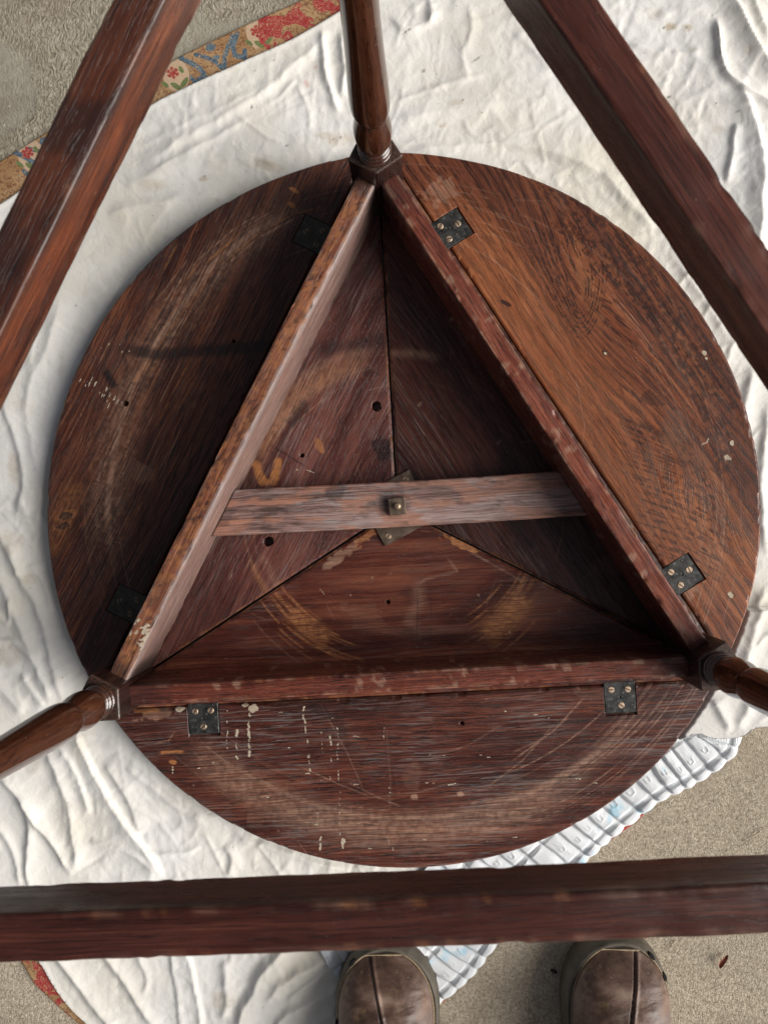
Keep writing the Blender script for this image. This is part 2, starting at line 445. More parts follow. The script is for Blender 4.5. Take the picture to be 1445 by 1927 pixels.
def leather_mat():
    g = G('worn_brown_leather')
    p = g.coord()
    n = g.noise(g.scale(p, 30), 1, 5, 0.65, 0.6)
    col = g.ramp(n, [(0.30, (0.040, 0.022, 0.015)), (0.50, (0.125, 0.070, 0.047)), (0.72, (0.27, 0.180, 0.135))])
    n2 = g.noise(g.scale(p, (60, 22, 60)), 1, 4, 0.6, 0.6)
    col = g.mix(g.mul(g.step(n2, 0.60, 0.72), 0.55), col, (0.24, 0.16, 0.075))
    col = g.mix(g.mul(g.step(g.noise(g.scale(p, 15), 1, 3), 0.50, 0.62), 0.6), col, (0.17, 0.135, 0.125))
    sp = g.step(g.noise(g.scale(p, 260), 1, 1), 0.77, 0.80)
    col = g.mix(g.mul(sp, 0.6), col, (0.40, 0.34, 0.28))
    cr = g.noise(g.scale(p, (26, 58, 40)), 1, 3, 0.5, 1.0)
    pore = g.vor(p, 900)
    h = g.sum(g.mul(g.ma('ABSOLUTE', g.ma('SUBTRACT', cr, 0.5)), 1.2), g.mul(pore, 0.10))
    return g.fin(col, g.step(n, 0.3, 0.7, 0.42, 0.62), g.bump(h, 0.0019, 0.6), 0.5)
M_LEATHER = leather_mat()

def plain(name, a, b, rough, sc=60, bump=0.0004, spec=0.4):
    g = G(name)
    p = g.coord()
    n = g.noise(g.scale(p, sc), 1, 5, 0.65)
    return g.fin(g.ramp(n, [(0.3, a), (0.7, b)]), rough, g.bump(g.noise(g.scale(p, sc * 7), 1, 3), bump, 0.6), spec)
M_RUBBER = plain('olive_rubber', (0.055, 0.046, 0.034), (0.125, 0.107, 0.082), 0.65)
M_BLACK = plain('dark_opening', (0.004, 0.004, 0.004), (0.008, 0.007, 0.006), 0.9)
M_THREAD = plain('waxed_thread', (0.24, 0.17, 0.10), (0.40, 0.31, 0.20), 0.8, 300)
M_LEAFDRY = plain('dead_leaf', (0.16, 0.045, 0.025), (0.30, 0.10, 0.055), 0.8, 300)
M_TWIG = plain('dry_stalk', (0.16, 0.095, 0.04), (0.28, 0.17, 0.08), 0.8, 300)
M_SEED = plain('dark_seed', (0.010, 0.008, 0.006), (0.03, 0.024, 0.018), 0.6, 300)

# ------------------------------------------------------------------ setting: ground
FLOOR = -0.032
gv = np.array([[-60, -60, FLOOR], [60, -60, FLOOR], [60, 60, FLOOR], [-60, 60, FLOOR]])
obj('ground', new_mesh('ground', gv, np.array([[0, 1, 2, 3]]), M_CONC, False), kind='structure')

# ------------------------------------------------------------------ generic sheet: grid cut to an outline
def resample(poly, step, closed=False):
    poly = np.asarray(poly, float)
    if closed:
        poly = np.vstack([poly, poly[:1]])
    seg = np.linalg.norm(np.diff(poly, axis=0), axis=1)
    s = np.r_[0, np.cumsum(seg)]
    n = max(2, int(s[-1] / step))
    t = np.linspace(0, s[-1], n + 1)
    r = np.c_[np.interp(t, s, poly[:, 0]), np.interp(t, s, poly[:, 1])]
    return r[:-1] if closed else r

def smooth_poly(poly, it=2, closed=False):
    p = np.asarray(poly, float)
    for _ in range(it):
        if closed:
            a = np.vstack([p, p[:1]])
        else:
            a = p
        q = 0.75 * a[:-1] + 0.25 * a[1:]; r = 0.25 * a[:-1] + 0.75 * a[1:]
        n = np.empty((2 * len(q), 2)); n[0::2] = q; n[1::2] = r
        p = n if closed else np.vstack([p[:1], n, p[-1:]])
    return p

def inside(P, poly):
    r = np.zeros(len(P), bool)
    x, y = P[:, 0], P[:, 1]
    n = len(poly)
    for i in range(n):
        (x1, y1), (x2, y2) = poly[i], poly[(i + 1) % n]
        if y1 == y2:
            continue
        c = (y1 > y) != (y2 > y)
        r ^= c & (x < (x2 - x1) * (y - y1) / (y2 - y1) + x1)
    return r

def cut_grid(poly, step):
    """regular grid cells inside a closed outline, border vertices pulled onto the outline"""
    lo = poly.min(0) - step; hi = poly.max(0) + step
    nx = int((hi[0] - lo[0]) / step) + 1; ny = int((hi[1] - lo[1]) / step) + 1
    X, Y = np.meshgrid(lo[0] + np.arange(nx) * step, lo[1] + np.arange(ny) * step, indexing='ij')
    P = np.c_[X.ravel(), Y.ravel()]
    ins = inside(P, poly)
    F = grid_faces(nx, ny)
    F = F[:, ::1]
    keep = ins[F].sum(1) >= 2
    F = F[keep]
    used = np.unique(F)
    mp = np.full(len(P), -1); mp[used] = np.arange(len(used))
    P = P[used]; F = mp[F]; ins = ins[used]
    # border vertices
    e = np.sort(np.r_[F[:, [0, 1]], F[:, [1, 2]], F[:, [2, 3]], F[:, [3, 0]]], axis=1)
    key = e[:, 0].astype(np.int64) * len(P) + e[:, 1]
    uk, cnt = np.unique(key, return_counts=True)
    be = uk[cnt == 1]
    be = np.c_[be // len(P), be % len(P)]
    bv = np.unique(be)
    dense = resample(poly, step * 0.25, True)
    for i in range(0, len(bv), 400):
        b = bv[i:i + 400]
        d = ((P[b][:, None, :] - dense[None]) ** 2).sum(2)
        P[b] = dense[d.argmin(1)]
    return P, F, be, bv

# ------------------------------------------------------------------ printed cotton cloth under the dust sheet
rug_px = [(-90, 365), (0, 305), (80, 255), (160, 208), (340, 107), (455, 51), (570, 0), (760, -90), (900, 100), (1200, 700), (1300, 1300), (1385, 1400),
          (1352, 1434), (1318, 1460), (1242, 1495), (1218, 1525), (1197, 1545), (1176, 1561), (1153, 1577), (1118, 1596),
          (920, 1781), (888, 1828), (846, 1876), (821, 1896), (700, 2000), (420, 2080), (200, 1960), (150, 1927), (112, 1893), (66, 1851), (40, 1806), (-20, 1720), (-90, 1600)]
rug_poly = at(rug_px, FLOOR)
rs = resample(rug_poly, 0.0011, True)
nrm = np.roll(rs, -1, 0) - np.roll(rs, 1, 0)
nrm = np.c_[-nrm[:, 1], nrm[:, 0]]; nrm /= np.linalg.norm(nrm, axis=1)[:, None]
if inside(rs[:1] + nrm[:1] * 0.004, rug_poly)[0] == False:
    nrm = -nrm
k = 9
for _ in range(60):
    nrm = (np.roll(nrm, 1, 0) + nrm + np.roll(nrm, -1, 0)); nrm /= np.linalg.norm(nrm, axis=1)[:, None]
NT = 42
tt = np.linspace(0, 0.048, NT)
RV = rs[:, None, :] + nrm[:, None, :] * tt[None, :, None]
NR = len(rs)
P = RV.reshape(-1, 2)
vis = np.ones(len(P), bool)
ii = np.arange(NR)[:, None] * NT + np.arange(NT - 1)[None, :]
jj = ((np.arange(NR) + 1) % NR)[:, None] * NT + np.arange(NT - 1)[None, :]
F = np.c_[ii.ravel(), jj.ravel(), jj.ravel() + 1, ii.ravel() + 1]
z = FLOOR + 0.0035 + 0.0012 * (fbm(P[:, 0] * 25, P[:, 1] * 25, 3) - 0.5)
z = z - 0.0030 * np.tile(np.r_[1.0, 0.35, np.zeros(NT - 2)], NR)
rw = np.zeros((len(P), 4))
def cen(a): return at(a, FLOOR)
def blob(P, c, rx, ry, rot=0):
    c = cen(c)[0]; ca, sa = math.cos(rot), math.sin(rot); q = P - c
    u = (q[:, 0] * ca + q[:, 1] * sa) / (rx / PXM); v = (-q[:, 0] * sa + q[:, 1] * ca) / (ry / PXM)
    return sstep(1.25, 0.75, np.hypot(u, v))
def flower(c, s=1.0):
    for a in range(6):
        th = a * math.pi / 3 + 0.3
        rw[:, 0] = np.maximum(rw[:, 0], blob(P, (c[0] + 7.5 * s * math.cos(th), c[1] + 7.5 * s * math.sin(th)), 5 * s, 4 * s, th) * 1.0)
    rw[:, 0] = np.maximum(rw[:, 0], blob(P, c, 6 * s, 6 * s))
    for a in range(6):
        th = a * math.pi / 3 + 0.82
        rw[:, 0] *= 1 - 0.8 * blob(P, (c[0] + 8 * s * math.cos(th), c[1] + 8 * s * math.sin(th)), 4.5 * s, 1.1 * s, -th)
def pale(c, rx, ry, rot):
    rw[:, 3] = np.maximum(rw[:, 3], blob(P, c, rx, ry, rot))
def line_(ch, pts, w, s=1.0):
    d, _, _ = poly_dist(P, cen(pts))
    rw[:, ch] = np.maximum(rw[:, ch], s * sstep(w / PXM, 0.5 * w / PXM, d))
# pale flower panels with a scroll between them, repeating along the strip
for o in ((0, 0), (157, -78), (-272, 150), (-430, 240)):
    c = (327 + o[0], 140 + o[1])
    pale((c[0] + 6, c[1] + 4), 34, 26, 0.45 + 1.35)
    flower(c)
    for dx, dy, rx, ry, r in ((16, -6, 8, 4, -1.1), (6, 25, 12, 5, -0.6), (22, 18, 12, 5, 0.9), (-14, 22, 9, 4, -0.7)):
        rw[:, 1] = np.maximum(rw[:, 1], blob(P, (c[0] + dx, c[1] + dy), rx, ry, r))
for o in ((0, 0), (-312, 176), (-470, 262)):
    def sh(l): return [(a + o[0], b + o[1]) for a, b in l]
    line_(2, sh([(342, 112), (362, 122), (378, 132), (388, 146), (376, 152)]), 6.5)
    line_(2, sh([(370, 106), (392, 112), (408, 120), (420, 132)]), 5.5)
    line_(2, sh([(424, 132), (424, 110), (432, 88), (440, 70)]), 6)
    line_(2, sh([(448, 66), (440, 92), (444, 108), (462, 112), (462, 98)]), 6)
    rw[:, 2] = np.maximum(rw[:, 2], blob(P, (398 + o[0], 92 + o[1]), 10, 8, 0.3))
    rw[:, 2] = np.maximum(rw[:, 2], blob(P, (408 + o[0], 112 + o[1]), 8, 5, 0.3))
    line_(2, sh([(360, 148), (372, 160), (384, 150)]), 5)
# red scrolled ground at the back and along the lower edges
wv = fbm(P[:, 0] * 75, P[:, 1] * 75, 9, 4)
backr = sstep(505, 522, (P[:, 0] - cen((0, 0))[0, 0]) * PXM) * (P[:, 1] > 0.2)
low = (P[:, 1] < -0.2) * 1.0
red = np.clip(backr + low, 0, 1) * sstep(0.47, 0.53, wv + 0.18 * np.sin((P[:, 0] * 0.8 + P[:, 1]) * 210) * 0.5)
rw[:, 0] = np.maximum(rw[:, 0], red)
rw[:, 3] *= 1 - np.clip(backr + low, 0, 1)
inner = (np.arange(NR) * NT + NT - 1)
obj('printed_cloth', new_mesh('printed_cloth', np.c_[P, z], F, M_RUG, True, {'wear': rw}),
    label='printed ochre cotton cloth with blue scrolls and red flowers, edging out under the white sheet', cat='cloth')

# ------------------------------------------------------------------ white pleated mat, lower right
edge_px = [(1330, 1200), (1375, 1270), (1395, 1340), (1398, 1385), (1391, 1418), (1365, 1443), (1329, 1468), (1290, 1490), (1253, 1505), (1224, 1526), (1200, 1546), (1179, 1561),
           (1157, 1578), (1131, 1600), (1060, 1668), (990, 1732), (930, 1787), (900, 1832), (862, 1867), (822, 1899), (760, 1935), (700, 1960)]
me_line = resample(smooth_poly(at(edge_px, FLOOR + 0.008), 2), 0.0008)
tan = np.gradient(me_line, axis=0)
for _ in range(200):
    tan[1:-1] = (tan[:-2] + tan[1:-1] + tan[2:]) / 3
tan /= np.linalg.norm(tan, axis=1)[:, None]
inn = np.c_[tan[:, 1], -tan[:, 0]]
if (inn.mean(0) @ (np.array([0, 0]) - me_line.mean(0))) < 0:
    inn = -inn
# pleats lean: they run into the mat at an angle to the edge
NS = len(me_line); NTm = 150
tm = np.linspace(0, 0.115, NTm)
lean = inn + 0.10 * tan
MP = me_line[:, None, :] + lean[:, None, :] * tm[None, :, None]
s_ = np.arange(NS)[:, None] * 0.0008 + np.zeros((1, NTm))
t_ = np.zeros((NS, 1)) + tm[None, :]
PER = 0.0185
s_w = s_ + 0.0045 * (fbm(s_ * 28, t_ * 24, 5) - 0.5) * 2 + 0.0030 * np.sin(s_ * 61)
cell = np.floor(s_w / PER); f = s_w / PER - cell
rows = np.array([0.0, 0.0135, 0.051, 0.089, 0.13])
row = np.searchsorted(rows, t_ + 0.0025 * (_hash(cell, cell * 0, 3) - 0.5), 'right') - 1
r0 = rows[row]; r1 = rows[np.minimum(row + 1, 4)]
fr = np.clip((t_ - r0) / (r1 - r0), 0, 1)
prof = np.where(f < 0.78, np.sin(np.clip(f / 0.78, 0, 1) ** 0.75 * math.pi * 0.5) ** 0.7, np.cos((f - 0.78) / 0.22 * math.pi / 2))
dr = np.minimum(t_ - r0, r1 - t_)
pillow = 0.22 + 0.78 * sstep(0.0, 0.0042, dr)
hm = 0.0058 * prof * pillow * (0.7 + 0.6 * _hash(cell, row, 14)) + 0.0022 * fbm(s_ * 90, t_ * 90, 8) + 0.004 * (fbm(s_ * 14, t_ * 14, 18, 2) - 0.5)
cord = np.exp(-((t_ - rows[1]) / 0.0009) ** 2) + np.exp(-((t_ - rows[2]) / 0.0009) ** 2) + np.exp(-((t_ - rows[3]) / 0.0009) ** 2)
hm = hm + 0.0008 * cord
# a small stitched loop raised in the middle of each cell
lx = (f - 0.48) * PER; ly = t_ - (r0 + (r1 - r0) * (0.42 + 0.2 * (_hash(cell, row, 4) - 0.5)))
loop = np.abs(np.maximum(np.abs(lx) - 0.0006, 0) ** 2 + np.maximum(np.abs(ly) - 0.0022, 0) ** 2) ** 0.5 + np.where(ly > 0.0015, 1.0, 0.0)
hm = hm + np.where(row > 0, 0.0013 * np.exp(-((loop - 0.0017) / 0.0005) ** 2), 0)
# the outer rim rounds over to the floor and is scalloped pleat by pleat
rim = sstep(-0.001, 0.006, t_ - 0.0016 * (1 - np.sin(np.clip(f, 0, 1) * math.pi)))
zz = FLOOR + 0.0035 + (np.clip(hm, -0.002, 0.0105) + 0.0035) * rim
MP = MP - lean[:, None, :] * ((np.sin(np.clip(f, 0, 1) * math.pi) - 0.6) * 0.0020 * sstep(0.012, 0, t_))[:, :, None]
zz = np.where(np.hypot(MP[:, :, 0], MP[:, :, 1]) < 0.384, np.minimum(zz, -0.0205), zz)
obj('pleated_mat', new_mesh('pleated_mat', np.c_[MP.reshape(-1, 2), zz.ravel()], grid_faces(NS, NTm)[:, ::-1], M_MAT, True,
    {'gc': np.c_[s_.ravel(), t_.ravel(), 0 * t_.ravel()]}),
    label='white pleated mat with stitched loops, puckered rim showing beside the round table top', cat='mat')

# ------------------------------------------------------------------ white dust sheet
sheet_px = [(-260, 560), (-90, 445), (0, 386), (150, 283), (290, 194), (333, 173), (386, 148), (432, 128), (479, 106), (532, 83), (582, 56), (632, 25), (740, -40), (900, -150),
            (1750, -170), (1800, 1200), (1560, 1340), (1445, 1360), (1406, 1363), (1398, 1374), (1377, 1383), (1334, 1384), (1305, 1372), (1262, 1388), (1160, 1480), (1000, 1600),
            (960, 1640), (880, 1720), (800, 1800), (780, 1860), (740, 1980), (600, 2150), (330, 2150), (230, 2000), (165, 1926), (134, 1898), (104, 1860), (74, 1806), (0, 1715), (-120, 1620), (-260, 1560)]
SZ = -0.026
sheet_poly = smooth_poly(at(sheet_px, SZ), 1, True)
P, F, be, bv = cut_grid(sheet_poly, 0.0020)
Q = np.c_[(P[:, 0] - at((0, 0), SZ)[0, 0]), P[:, 1]]
H = np.zeros(len(P))
def fold(pts, A, sl, sr, sharp=0.25, ends=0.18):
    A, sl, sr, sharp = A * 0.56, *((sl * 1.9, sr * 0.85) if 0.5 < sl / sr < 2 else (sl * 1.1, sr * 1.1)), min(0.9, sharp + 0.30)
    """a fold line: A in mm, widths in picture px to either side, fading out at both ends"""
    global H
    pl = smooth_poly(at(pts, SZ), 2)
    mx = max(sl, sr) * 4 / PXM
    lo = pl.min(0) - mx; hi = pl.max(0) + mx
    m = (P[:, 0] > lo[0]) & (P[:, 0] < hi[0]) & (P[:, 1] > lo[1]) & (P[:, 1] < hi[1])
    if not m.any():
        return
    p = P[m]
    wob = (fbm(p[:, 0] * 45, p[:, 1] * 45, len(pts) * 7 + int(A * 10)) - 0.5) * 0.006
    d, sd, pos = poly_dist(p + np.c_[wob, -wob], pl)
    s = np.where(sd > 0, sl, sr) / PXM
    x = d / s
    prof = (1 - sharp) * np.exp(-x * x) + sharp * np.exp(-1.6 * x)
    env = sstep(0, ends, pos + 0.02) * sstep(0, ends, 1.02 - pos)
    H[m] = H[m] + A * 0.001 * prof * env
# left of the table
fold([(230, 520), (200, 585), (165, 650), (135, 720), (108, 790), (92, 870), (80, 940), (72, 1010)], 9, 14, 34, 0.1, 0.1)
fold([(5, 750), (30, 820), (48, 880), (45, 930), (30, 980)], 7, 16, 10)
fold([(115, 560), (95, 640), (60, 720), (52, 790), (70, 850), (78, 900)], 6, 18, 16)
fold([(-30, 930), (0, 957), (40, 1000), (75, 1045)], 2, 5, 3, 0.8)
fold([(-20, 970), (5, 1010), (25, 1050), (45, 1095), (75, 1135), (88, 1180), (97, 1230), (112, 1280), (130, 1340)], 11, 14, 14)
fold([(-30, 1060), (0, 1085), (20, 1125), (45, 1180), (68, 1240), (88, 1290), (100, 1340)], 10, 10, 16)
fold([(-40, 1210), (0, 1201), (25, 1200), (38, 1210), (80, 1245)], 6, 3, 16, 0.5)
fold([(40, 1262), (60, 1292), (95, 1335)], 7, 5, 14, 0.4)
fold([(-20, 1270), (10, 1300), (50, 1345)], 6, 8, 14)
fold([(20, 1020), (35, 1060), (38, 1090)], 5, 5, 9, 0.4)
fold([(55, 1060), (90, 1100), (100, 1150)], 5, 8, 8)
fold([(-40, 1140), (0, 1160), (22, 1175), (25, 1120)], 6, 5, 8, 0.4)
# lower left
fold([(85, 1400), (110, 1460), (130, 1510), (138, 1570), (150, 1650)], 9, 12, 14)
fold([(145, 1370), (162, 1410), (180, 1450), (210, 1510), (245, 1560), (280, 1600), (310, 1650)], 13, 4, 34, 0.45, 0.1)
fold([(110, 1400), (140, 1440), (160, 1490), (175, 1540)], 6, 6, 12)
fold([(195, 1430), (230, 1480), (250, 1520), (265, 1570)], 7, 24, 6)
fold([(-10, 1455), (10, 1470), (40, 1500), (70, 1550), (100, 1580), (140, 1650)], 11, 16, 7, 0.4)
fold([(165, 1575), (205, 1590), (250, 1600), (300, 1640)], 6, 4, 10, 0.4)
fold([(40, 1490), (60, 1550), (50, 1620), (60, 1680)], 8, 12, 8)
fold([(-20, 1540), (10, 1570), (30, 1610), (40, 1670)], 6, 6, 9)
fold([(190, 1380), (240, 1420), (310, 1480), (360, 1515), (430, 1560)], 6, 10, 20, 0.2)
fold([(230, 1430), (300, 1490), (350, 1530), (400, 1545)], 4, 5, 10, 0.4)
fold([(380, 1560), (405, 1605), (432, 1660)], 2.5, 3, 4, 0.8)
fold([(482, 1585), (500, 1610), (535, 1655)], 3, 3, 4, 0.8)
fold([(440, 1555), (460, 1580), (480, 1585), (530, 1600), (590, 1620), (660, 1635)], 6, 5, 10, 0.3)
fold([(420, 1590), (440, 1610), (430, 1650)], 6, 8, 8)
fold([(270, 1600), (330, 1612), (380, 1590)], 4, 4, 7, 0.5)
# below the stretcher
fold([(85, 1760), (115, 1807), (150, 1850), (185, 1900), (230, 1950)], 10, 10, 10)
fold([(170, 1760), (210, 1810), (240, 1850), (270, 1900), (310, 1950)], 9, 8, 10)
fold([(320, 1760), (330, 1830), (337, 1890), (338, 1950)], 5, 20, 4, 0.4)
fold([(345, 1760), (360, 1810), (372, 1860), (385, 1950)], 8, 4, 18, 0.4)
fold([(560, 1750), (520, 1800), (490, 1840), (465, 1890), (440, 1950)], 14, 16, 13)
fold([(650, 1780), (610, 1805), (560, 1830), (520, 1860), (495, 1885)], 13, 9, 12, 0.3)
fold([(640, 1810), (580, 1850), (535, 1885)], 9, 7, 8, 0.4)
fold([(650, 1850), (590, 1880), (540, 1905), (500, 1950)], 11, 9, 9, 0.3)
fold([(640, 1900), (600, 1915), (560, 1950)], 8, 6, 8)
fold([(420, 1800), (430, 1860), (415, 1920)], 7, 10, 10)
fold([(255, 1790), (280, 1840), (270, 1870)], 4, 5, 7, 0.4)
# behind the table
fold([(255, 283), (310, 255), (370, 227), (430, 195), (482, 168)], 1.6, 4, 5, 0.3)
fold([(255, 315), (310, 290), (370, 250), (430, 215), (520, 160), (580, 100), (622, 55)], 6, 14, 12)
fold([(280, 330), (340, 300), (420, 250), (470, 225)], 5, 7, 9, 0.4)
fold([(604, 45), (612, 100), (614, 145), (622, 180), (640, 215)], 8, 5, 9, 0.3)
fold([(640, 60), (648, 120), (645, 190)], 7, 6, 8)
fold([(230, 355), (330, 310), (430, 297), (540, 290), (660, 278)], 8, 16, 18, 0.1)
fold([(200, 405), (280, 385), (360, 372), (430, 370)], 7, 8, 14)
fold([(440, 215), (480, 240), (500, 260), (540, 275)], 2.5, 4, 4, 0.5)
fold([(560, 160), (580, 200), (585, 250)], 2.5, 4, 5, 0.5)
fold([(500, 195), (530, 180), (560, 150)], 3, 4, 5, 0.5)
fold([(740, 292), (850, 276), (960, 270), (1060, 292), (1150, 335)], 8, 14, 12, 0.15)
fold([(740, 200), (800, 175), (860, 150), (920, 140)], 3, 5, 6, 0.5)
fold([(730, 230), (860, 205), (1000, 185), (1090, 190)], 5, 22, 20, 0.1)
fold([(735, 30), (760, 60), (800, 50), (830, 20)], 5, 8, 8)
fold([(800, -20), (815, 25), (810, 50)], 5, 6, 8)
fold([(880, 10), (890, 60), (870, 100)], 3, 6, 8)
fold([(870, 220), (880, 250), (910, 265)], 2, 4, 4, 0.6)
fold([(960, 60), (1000, 90), (1040, 140)], 3, 8, 8)
fold([(980, 300), (1010, 340), (1060, 350)], 3, 6, 7, 0.4)
fold([(1130, 320), (1180, 380), (1230, 430)], 5, 10, 12)
# back right
fold([(1350, -40), (1375, 0), (1402, 50), (1430, 110), (1470, 160)], 16, 7, 22, 0.35, 0.1)
fold([(1340, 20), (1346, 60), (1351, 110), (1360, 145), (1390, 168), (1430, 190), (1490, 225)], 11, 12, 5, 0.4)
fold([(1390, 165), (1415, 230), (1430, 300), (1432, 380), (1425, 460), (1420, 560)], 16, 8, 26, 0.25, 0.12)
fold([(1380, 230), (1372, 300), (1362, 350)], 8, 9, 6, 0.4)
fold([(1180, 85), (1220, 98), (1270, 105), (1330, 98)], 5, 12, 6, 0.3)
fold([(1230, 30), (1290, 20), (1345, 35)], 4, 10, 10)
fold([(1410, -30), (1425, 30), (1445, 70)], 7, 8, 8)
fold([(1260, 480), (1290, 520), (1330, 575), (1370, 640)], 5, 12, 10)
fold([(1300, 510), (1275, 545)], 3, 4, 5, 0.5)
fold([(1345, 560), (1320, 600)], 3, 4, 5, 0.5)
fold([(1385, 640), (1360, 690)], 4, 5, 7, 0.5)
fold([(1415, 690), (1400, 760), (1395, 820)], 7, 9, 10)
fold([(1445, 760), (1432, 850), (1428, 950), (1440, 1050)], 8, 10, 9)
fold([(1430, 800), (1405, 840)], 3, 4, 4, 0.5)
fold([(1440, 1100), (1412, 1170), (1395, 1230), (1390, 1270)], 8, 8, 12)
fold([(1470, 1170), (1430, 1192), (1410, 1215)], 5, 5, 5, 0.4)
fold([(1330, 1310), (1350, 1345), (1365, 1375)], 8, 10, 7, 0.3)
fold([(1400, 1310), (1385, 1350), (1380, 1375)], 7, 8, 9)
fold([(1460, 1310), (1425, 1340), (1410, 1360)], 6, 7, 8)
# broad drape and crumple over the whole sheet
H += 0.007 * (fbm(P[:, 0] * 7, P[:, 1] * 7, 21, 2) - 0.45)
wx = P[:, 0] + 0.03 * (fbm(P[:, 0] * 14, P[:, 1] * 14, 31, 3) - 0.5); wy = P[:, 1] + 0.03 * (fbm(P[:, 0] * 14, P[:, 1] * 14, 37, 3) - 0.5)
rdg = 1 - np.abs(2 * fbm(wx * 16, wy * 16, 41, 3, 0.45) - 1)
H += 0.0022 * (rdg - 0.8) * sstep(0.3, 0.7, fbm(P[:, 0] * 6, P[:, 1] * 6, 43, 2) + 0.1)
rdg2 = 1 - np.abs(2 * fbm(wx * 48, wy * 48, 45, 3) - 1)
H += 0.0011 * (rdg2 ** 2 - 0.6) * sstep(0.35, 0.65, fbm(P[:, 0] * 9, P[:, 1] * 9, 49, 2) + 0.08)
cr = np.random.default_rng(5)
def crease(c, th, L, w, A, bend):
    t = np.linspace(-0.5, 0.5, 6)
    pl = np.c_[c[0] + L * t * math.cos(th) - bend * (t * t - 0.1) * math.sin(th), c[1] + L * t * math.sin(th) + bend * (t * t - 0.1) * math.cos(th)]
    lo = pl.min(0) - w; hi = pl.max(0) + w
    m = np.flatnonzero((P[:, 0] > lo[0]) & (P[:, 0] < hi[0]) & (P[:, 1] > lo[1]) & (P[:, 1] < hi[1]))
    if len(m) < 3:
        return
    d, sd, pos = poly_dist(P[m], pl)
    x = d / np.where(sd > 0, w, w * 0.45)
    H[m] += A * np.clip(1 - x, 0, 1) ** 1.3 * np.sin(np.clip(pos, 0, 1) * math.pi) ** 0.8
for k_ in range(1500):
    c = (cr.uniform(-0.5, 0.48), cr.uniform(-0.6, 0.62))
    if math.hypot(c[0], c[1]) < 0.375:
        continue
    rad = math.atan2(c[1], c[0])
    # left and front: the cloth is pulled towards the table corner; elsewhere creases lie every way
    base = rad if cr.random() < 0.25 else cr.uniform(0, math.pi)
    if c[0] < -0.2 and c[1] < 0.15 and cr.random() < 0.6:
        base = RAD(118) + cr.normal() * 0.3
    L = abs(cr.normal()) * 0.045 + 0.015
    crease(c, base + cr.normal() * 0.25, L, 0.0035 + abs(cr.normal()) * 0.007, (0.00022 + abs(cr.normal()) * 0.00040) * (1 if cr.random() < 0.9 else -1), cr.normal() * L * 0.5)
# the sheet lies flat and pressed under the table top, and dips right beside its rim
RD = np.hypot(P[:, 0] - 0.001, P[:, 1] + 0.0025)
zs = SZ + np.maximum(H, -0.0015)
under = sstep(0.372, 0.398, RD)
lft = sstep(0.1, -0.15, P[:, 0])
rimcap = -0.0215 + (0.020 + 0.0 * lft) * sstep(0.383, 0.410, RD)
zs = np.where(RD < 0.415, np.minimum(zs, rimcap), zs)
# damp folds towards the hem and the floor
bd = np.full(len(P), 1.0)
dn = resample(sheet_poly, 0.004, True)
near = (np.abs(P[:, 0]) < 2)
idx = np.arange(len(P))
for i in range(0, len(P), 6000):
    c = P[i:i + 6000]
    bx = (c[:, 0].min() - 0.03, c[:, 0].max() + 0.03)
    dsub = dn[(dn[:, 0] > bx[0]) & (dn[:, 0] < bx[1])]
    if len(dsub):
        bd[i:i + 6000] = np.sqrt(((c[:, None, :] - dsub[None]) ** 2).sum(2).min(1))
hem = sstep(0.0, 0.022, bd)
hemz = FLOOR + 0.0062
zs = hemz + (zs - hemz) * (0.25 + 0.75 * hem) + 0.0007 * np.exp(-((bd - 0.002) / 0.002) ** 2)
onmat = (P[:, 0] > 0.20) & (P[:, 1] < -0.13) & (P[:, 1] > -0.32)
zs = np.where(onmat & (RD > 0.383), np.minimum(-0.0115 + 0.9 * (zs - SZ), -0.004), zs)
zs = np.where(RD < 0.385, np.minimum(zs, -0.0205), zs)
# stains, plus one brown patch of painted shade by the table rim
sw = np.zeros((len(P), 4))
def patch(ch, c, rx, ry, s, rot=0.0):
    c = at(c, SZ)[0]; q = P - c; ca, sa = math.cos(rot), math.sin(rot)
    u = (q[:, 0] * ca + q[:, 1] * sa) / (rx / PXM); v = (-q[:, 0] * sa + q[:, 1] * ca) / (ry / PXM)
    r = np.hypot(u, v) + 0.5 * (fbm(P[:, 0] * 120, P[:, 1] * 120, int(c[0] * 999) % 97, 3) - 0.5)
    sw[:, ch] = np.maximum(sw[:, ch], s * sstep(1.1, 0.5, r))
for a in (((1262, 50), 16, 10, 0.75, 0.1), ((1292, 52), 12, 8, 0.6, 0.0), ((1230, 26), 18, 12, 0.25), ((640, 262), 30, 16, 0.5), ((610, 255), 20, 8, 0.4), ((383, 336), 12, 6, 0.5), ((505, 312), 40, 12, 0.5, -0.3),  # the last one paints the rim's shade at the table's upper left
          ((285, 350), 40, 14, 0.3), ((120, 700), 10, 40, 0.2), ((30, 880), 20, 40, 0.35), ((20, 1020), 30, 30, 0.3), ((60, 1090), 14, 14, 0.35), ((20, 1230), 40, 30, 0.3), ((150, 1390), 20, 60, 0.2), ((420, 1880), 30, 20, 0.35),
          ((1300, 95), 10, 8, 0.3), ((1405, 100), 12, 10, 0.3), ((1350, 245), 16, 10, 0.3), ((440, 130), 14, 5, 0.3), ((860, 195), 16, 6, 0.35), ((830, 235), 14, 5, 0.35), ((120, 1330), 30, 12, 0.3), ((60, 1440), 20, 20, 0.2)):
    patch(0, *a)
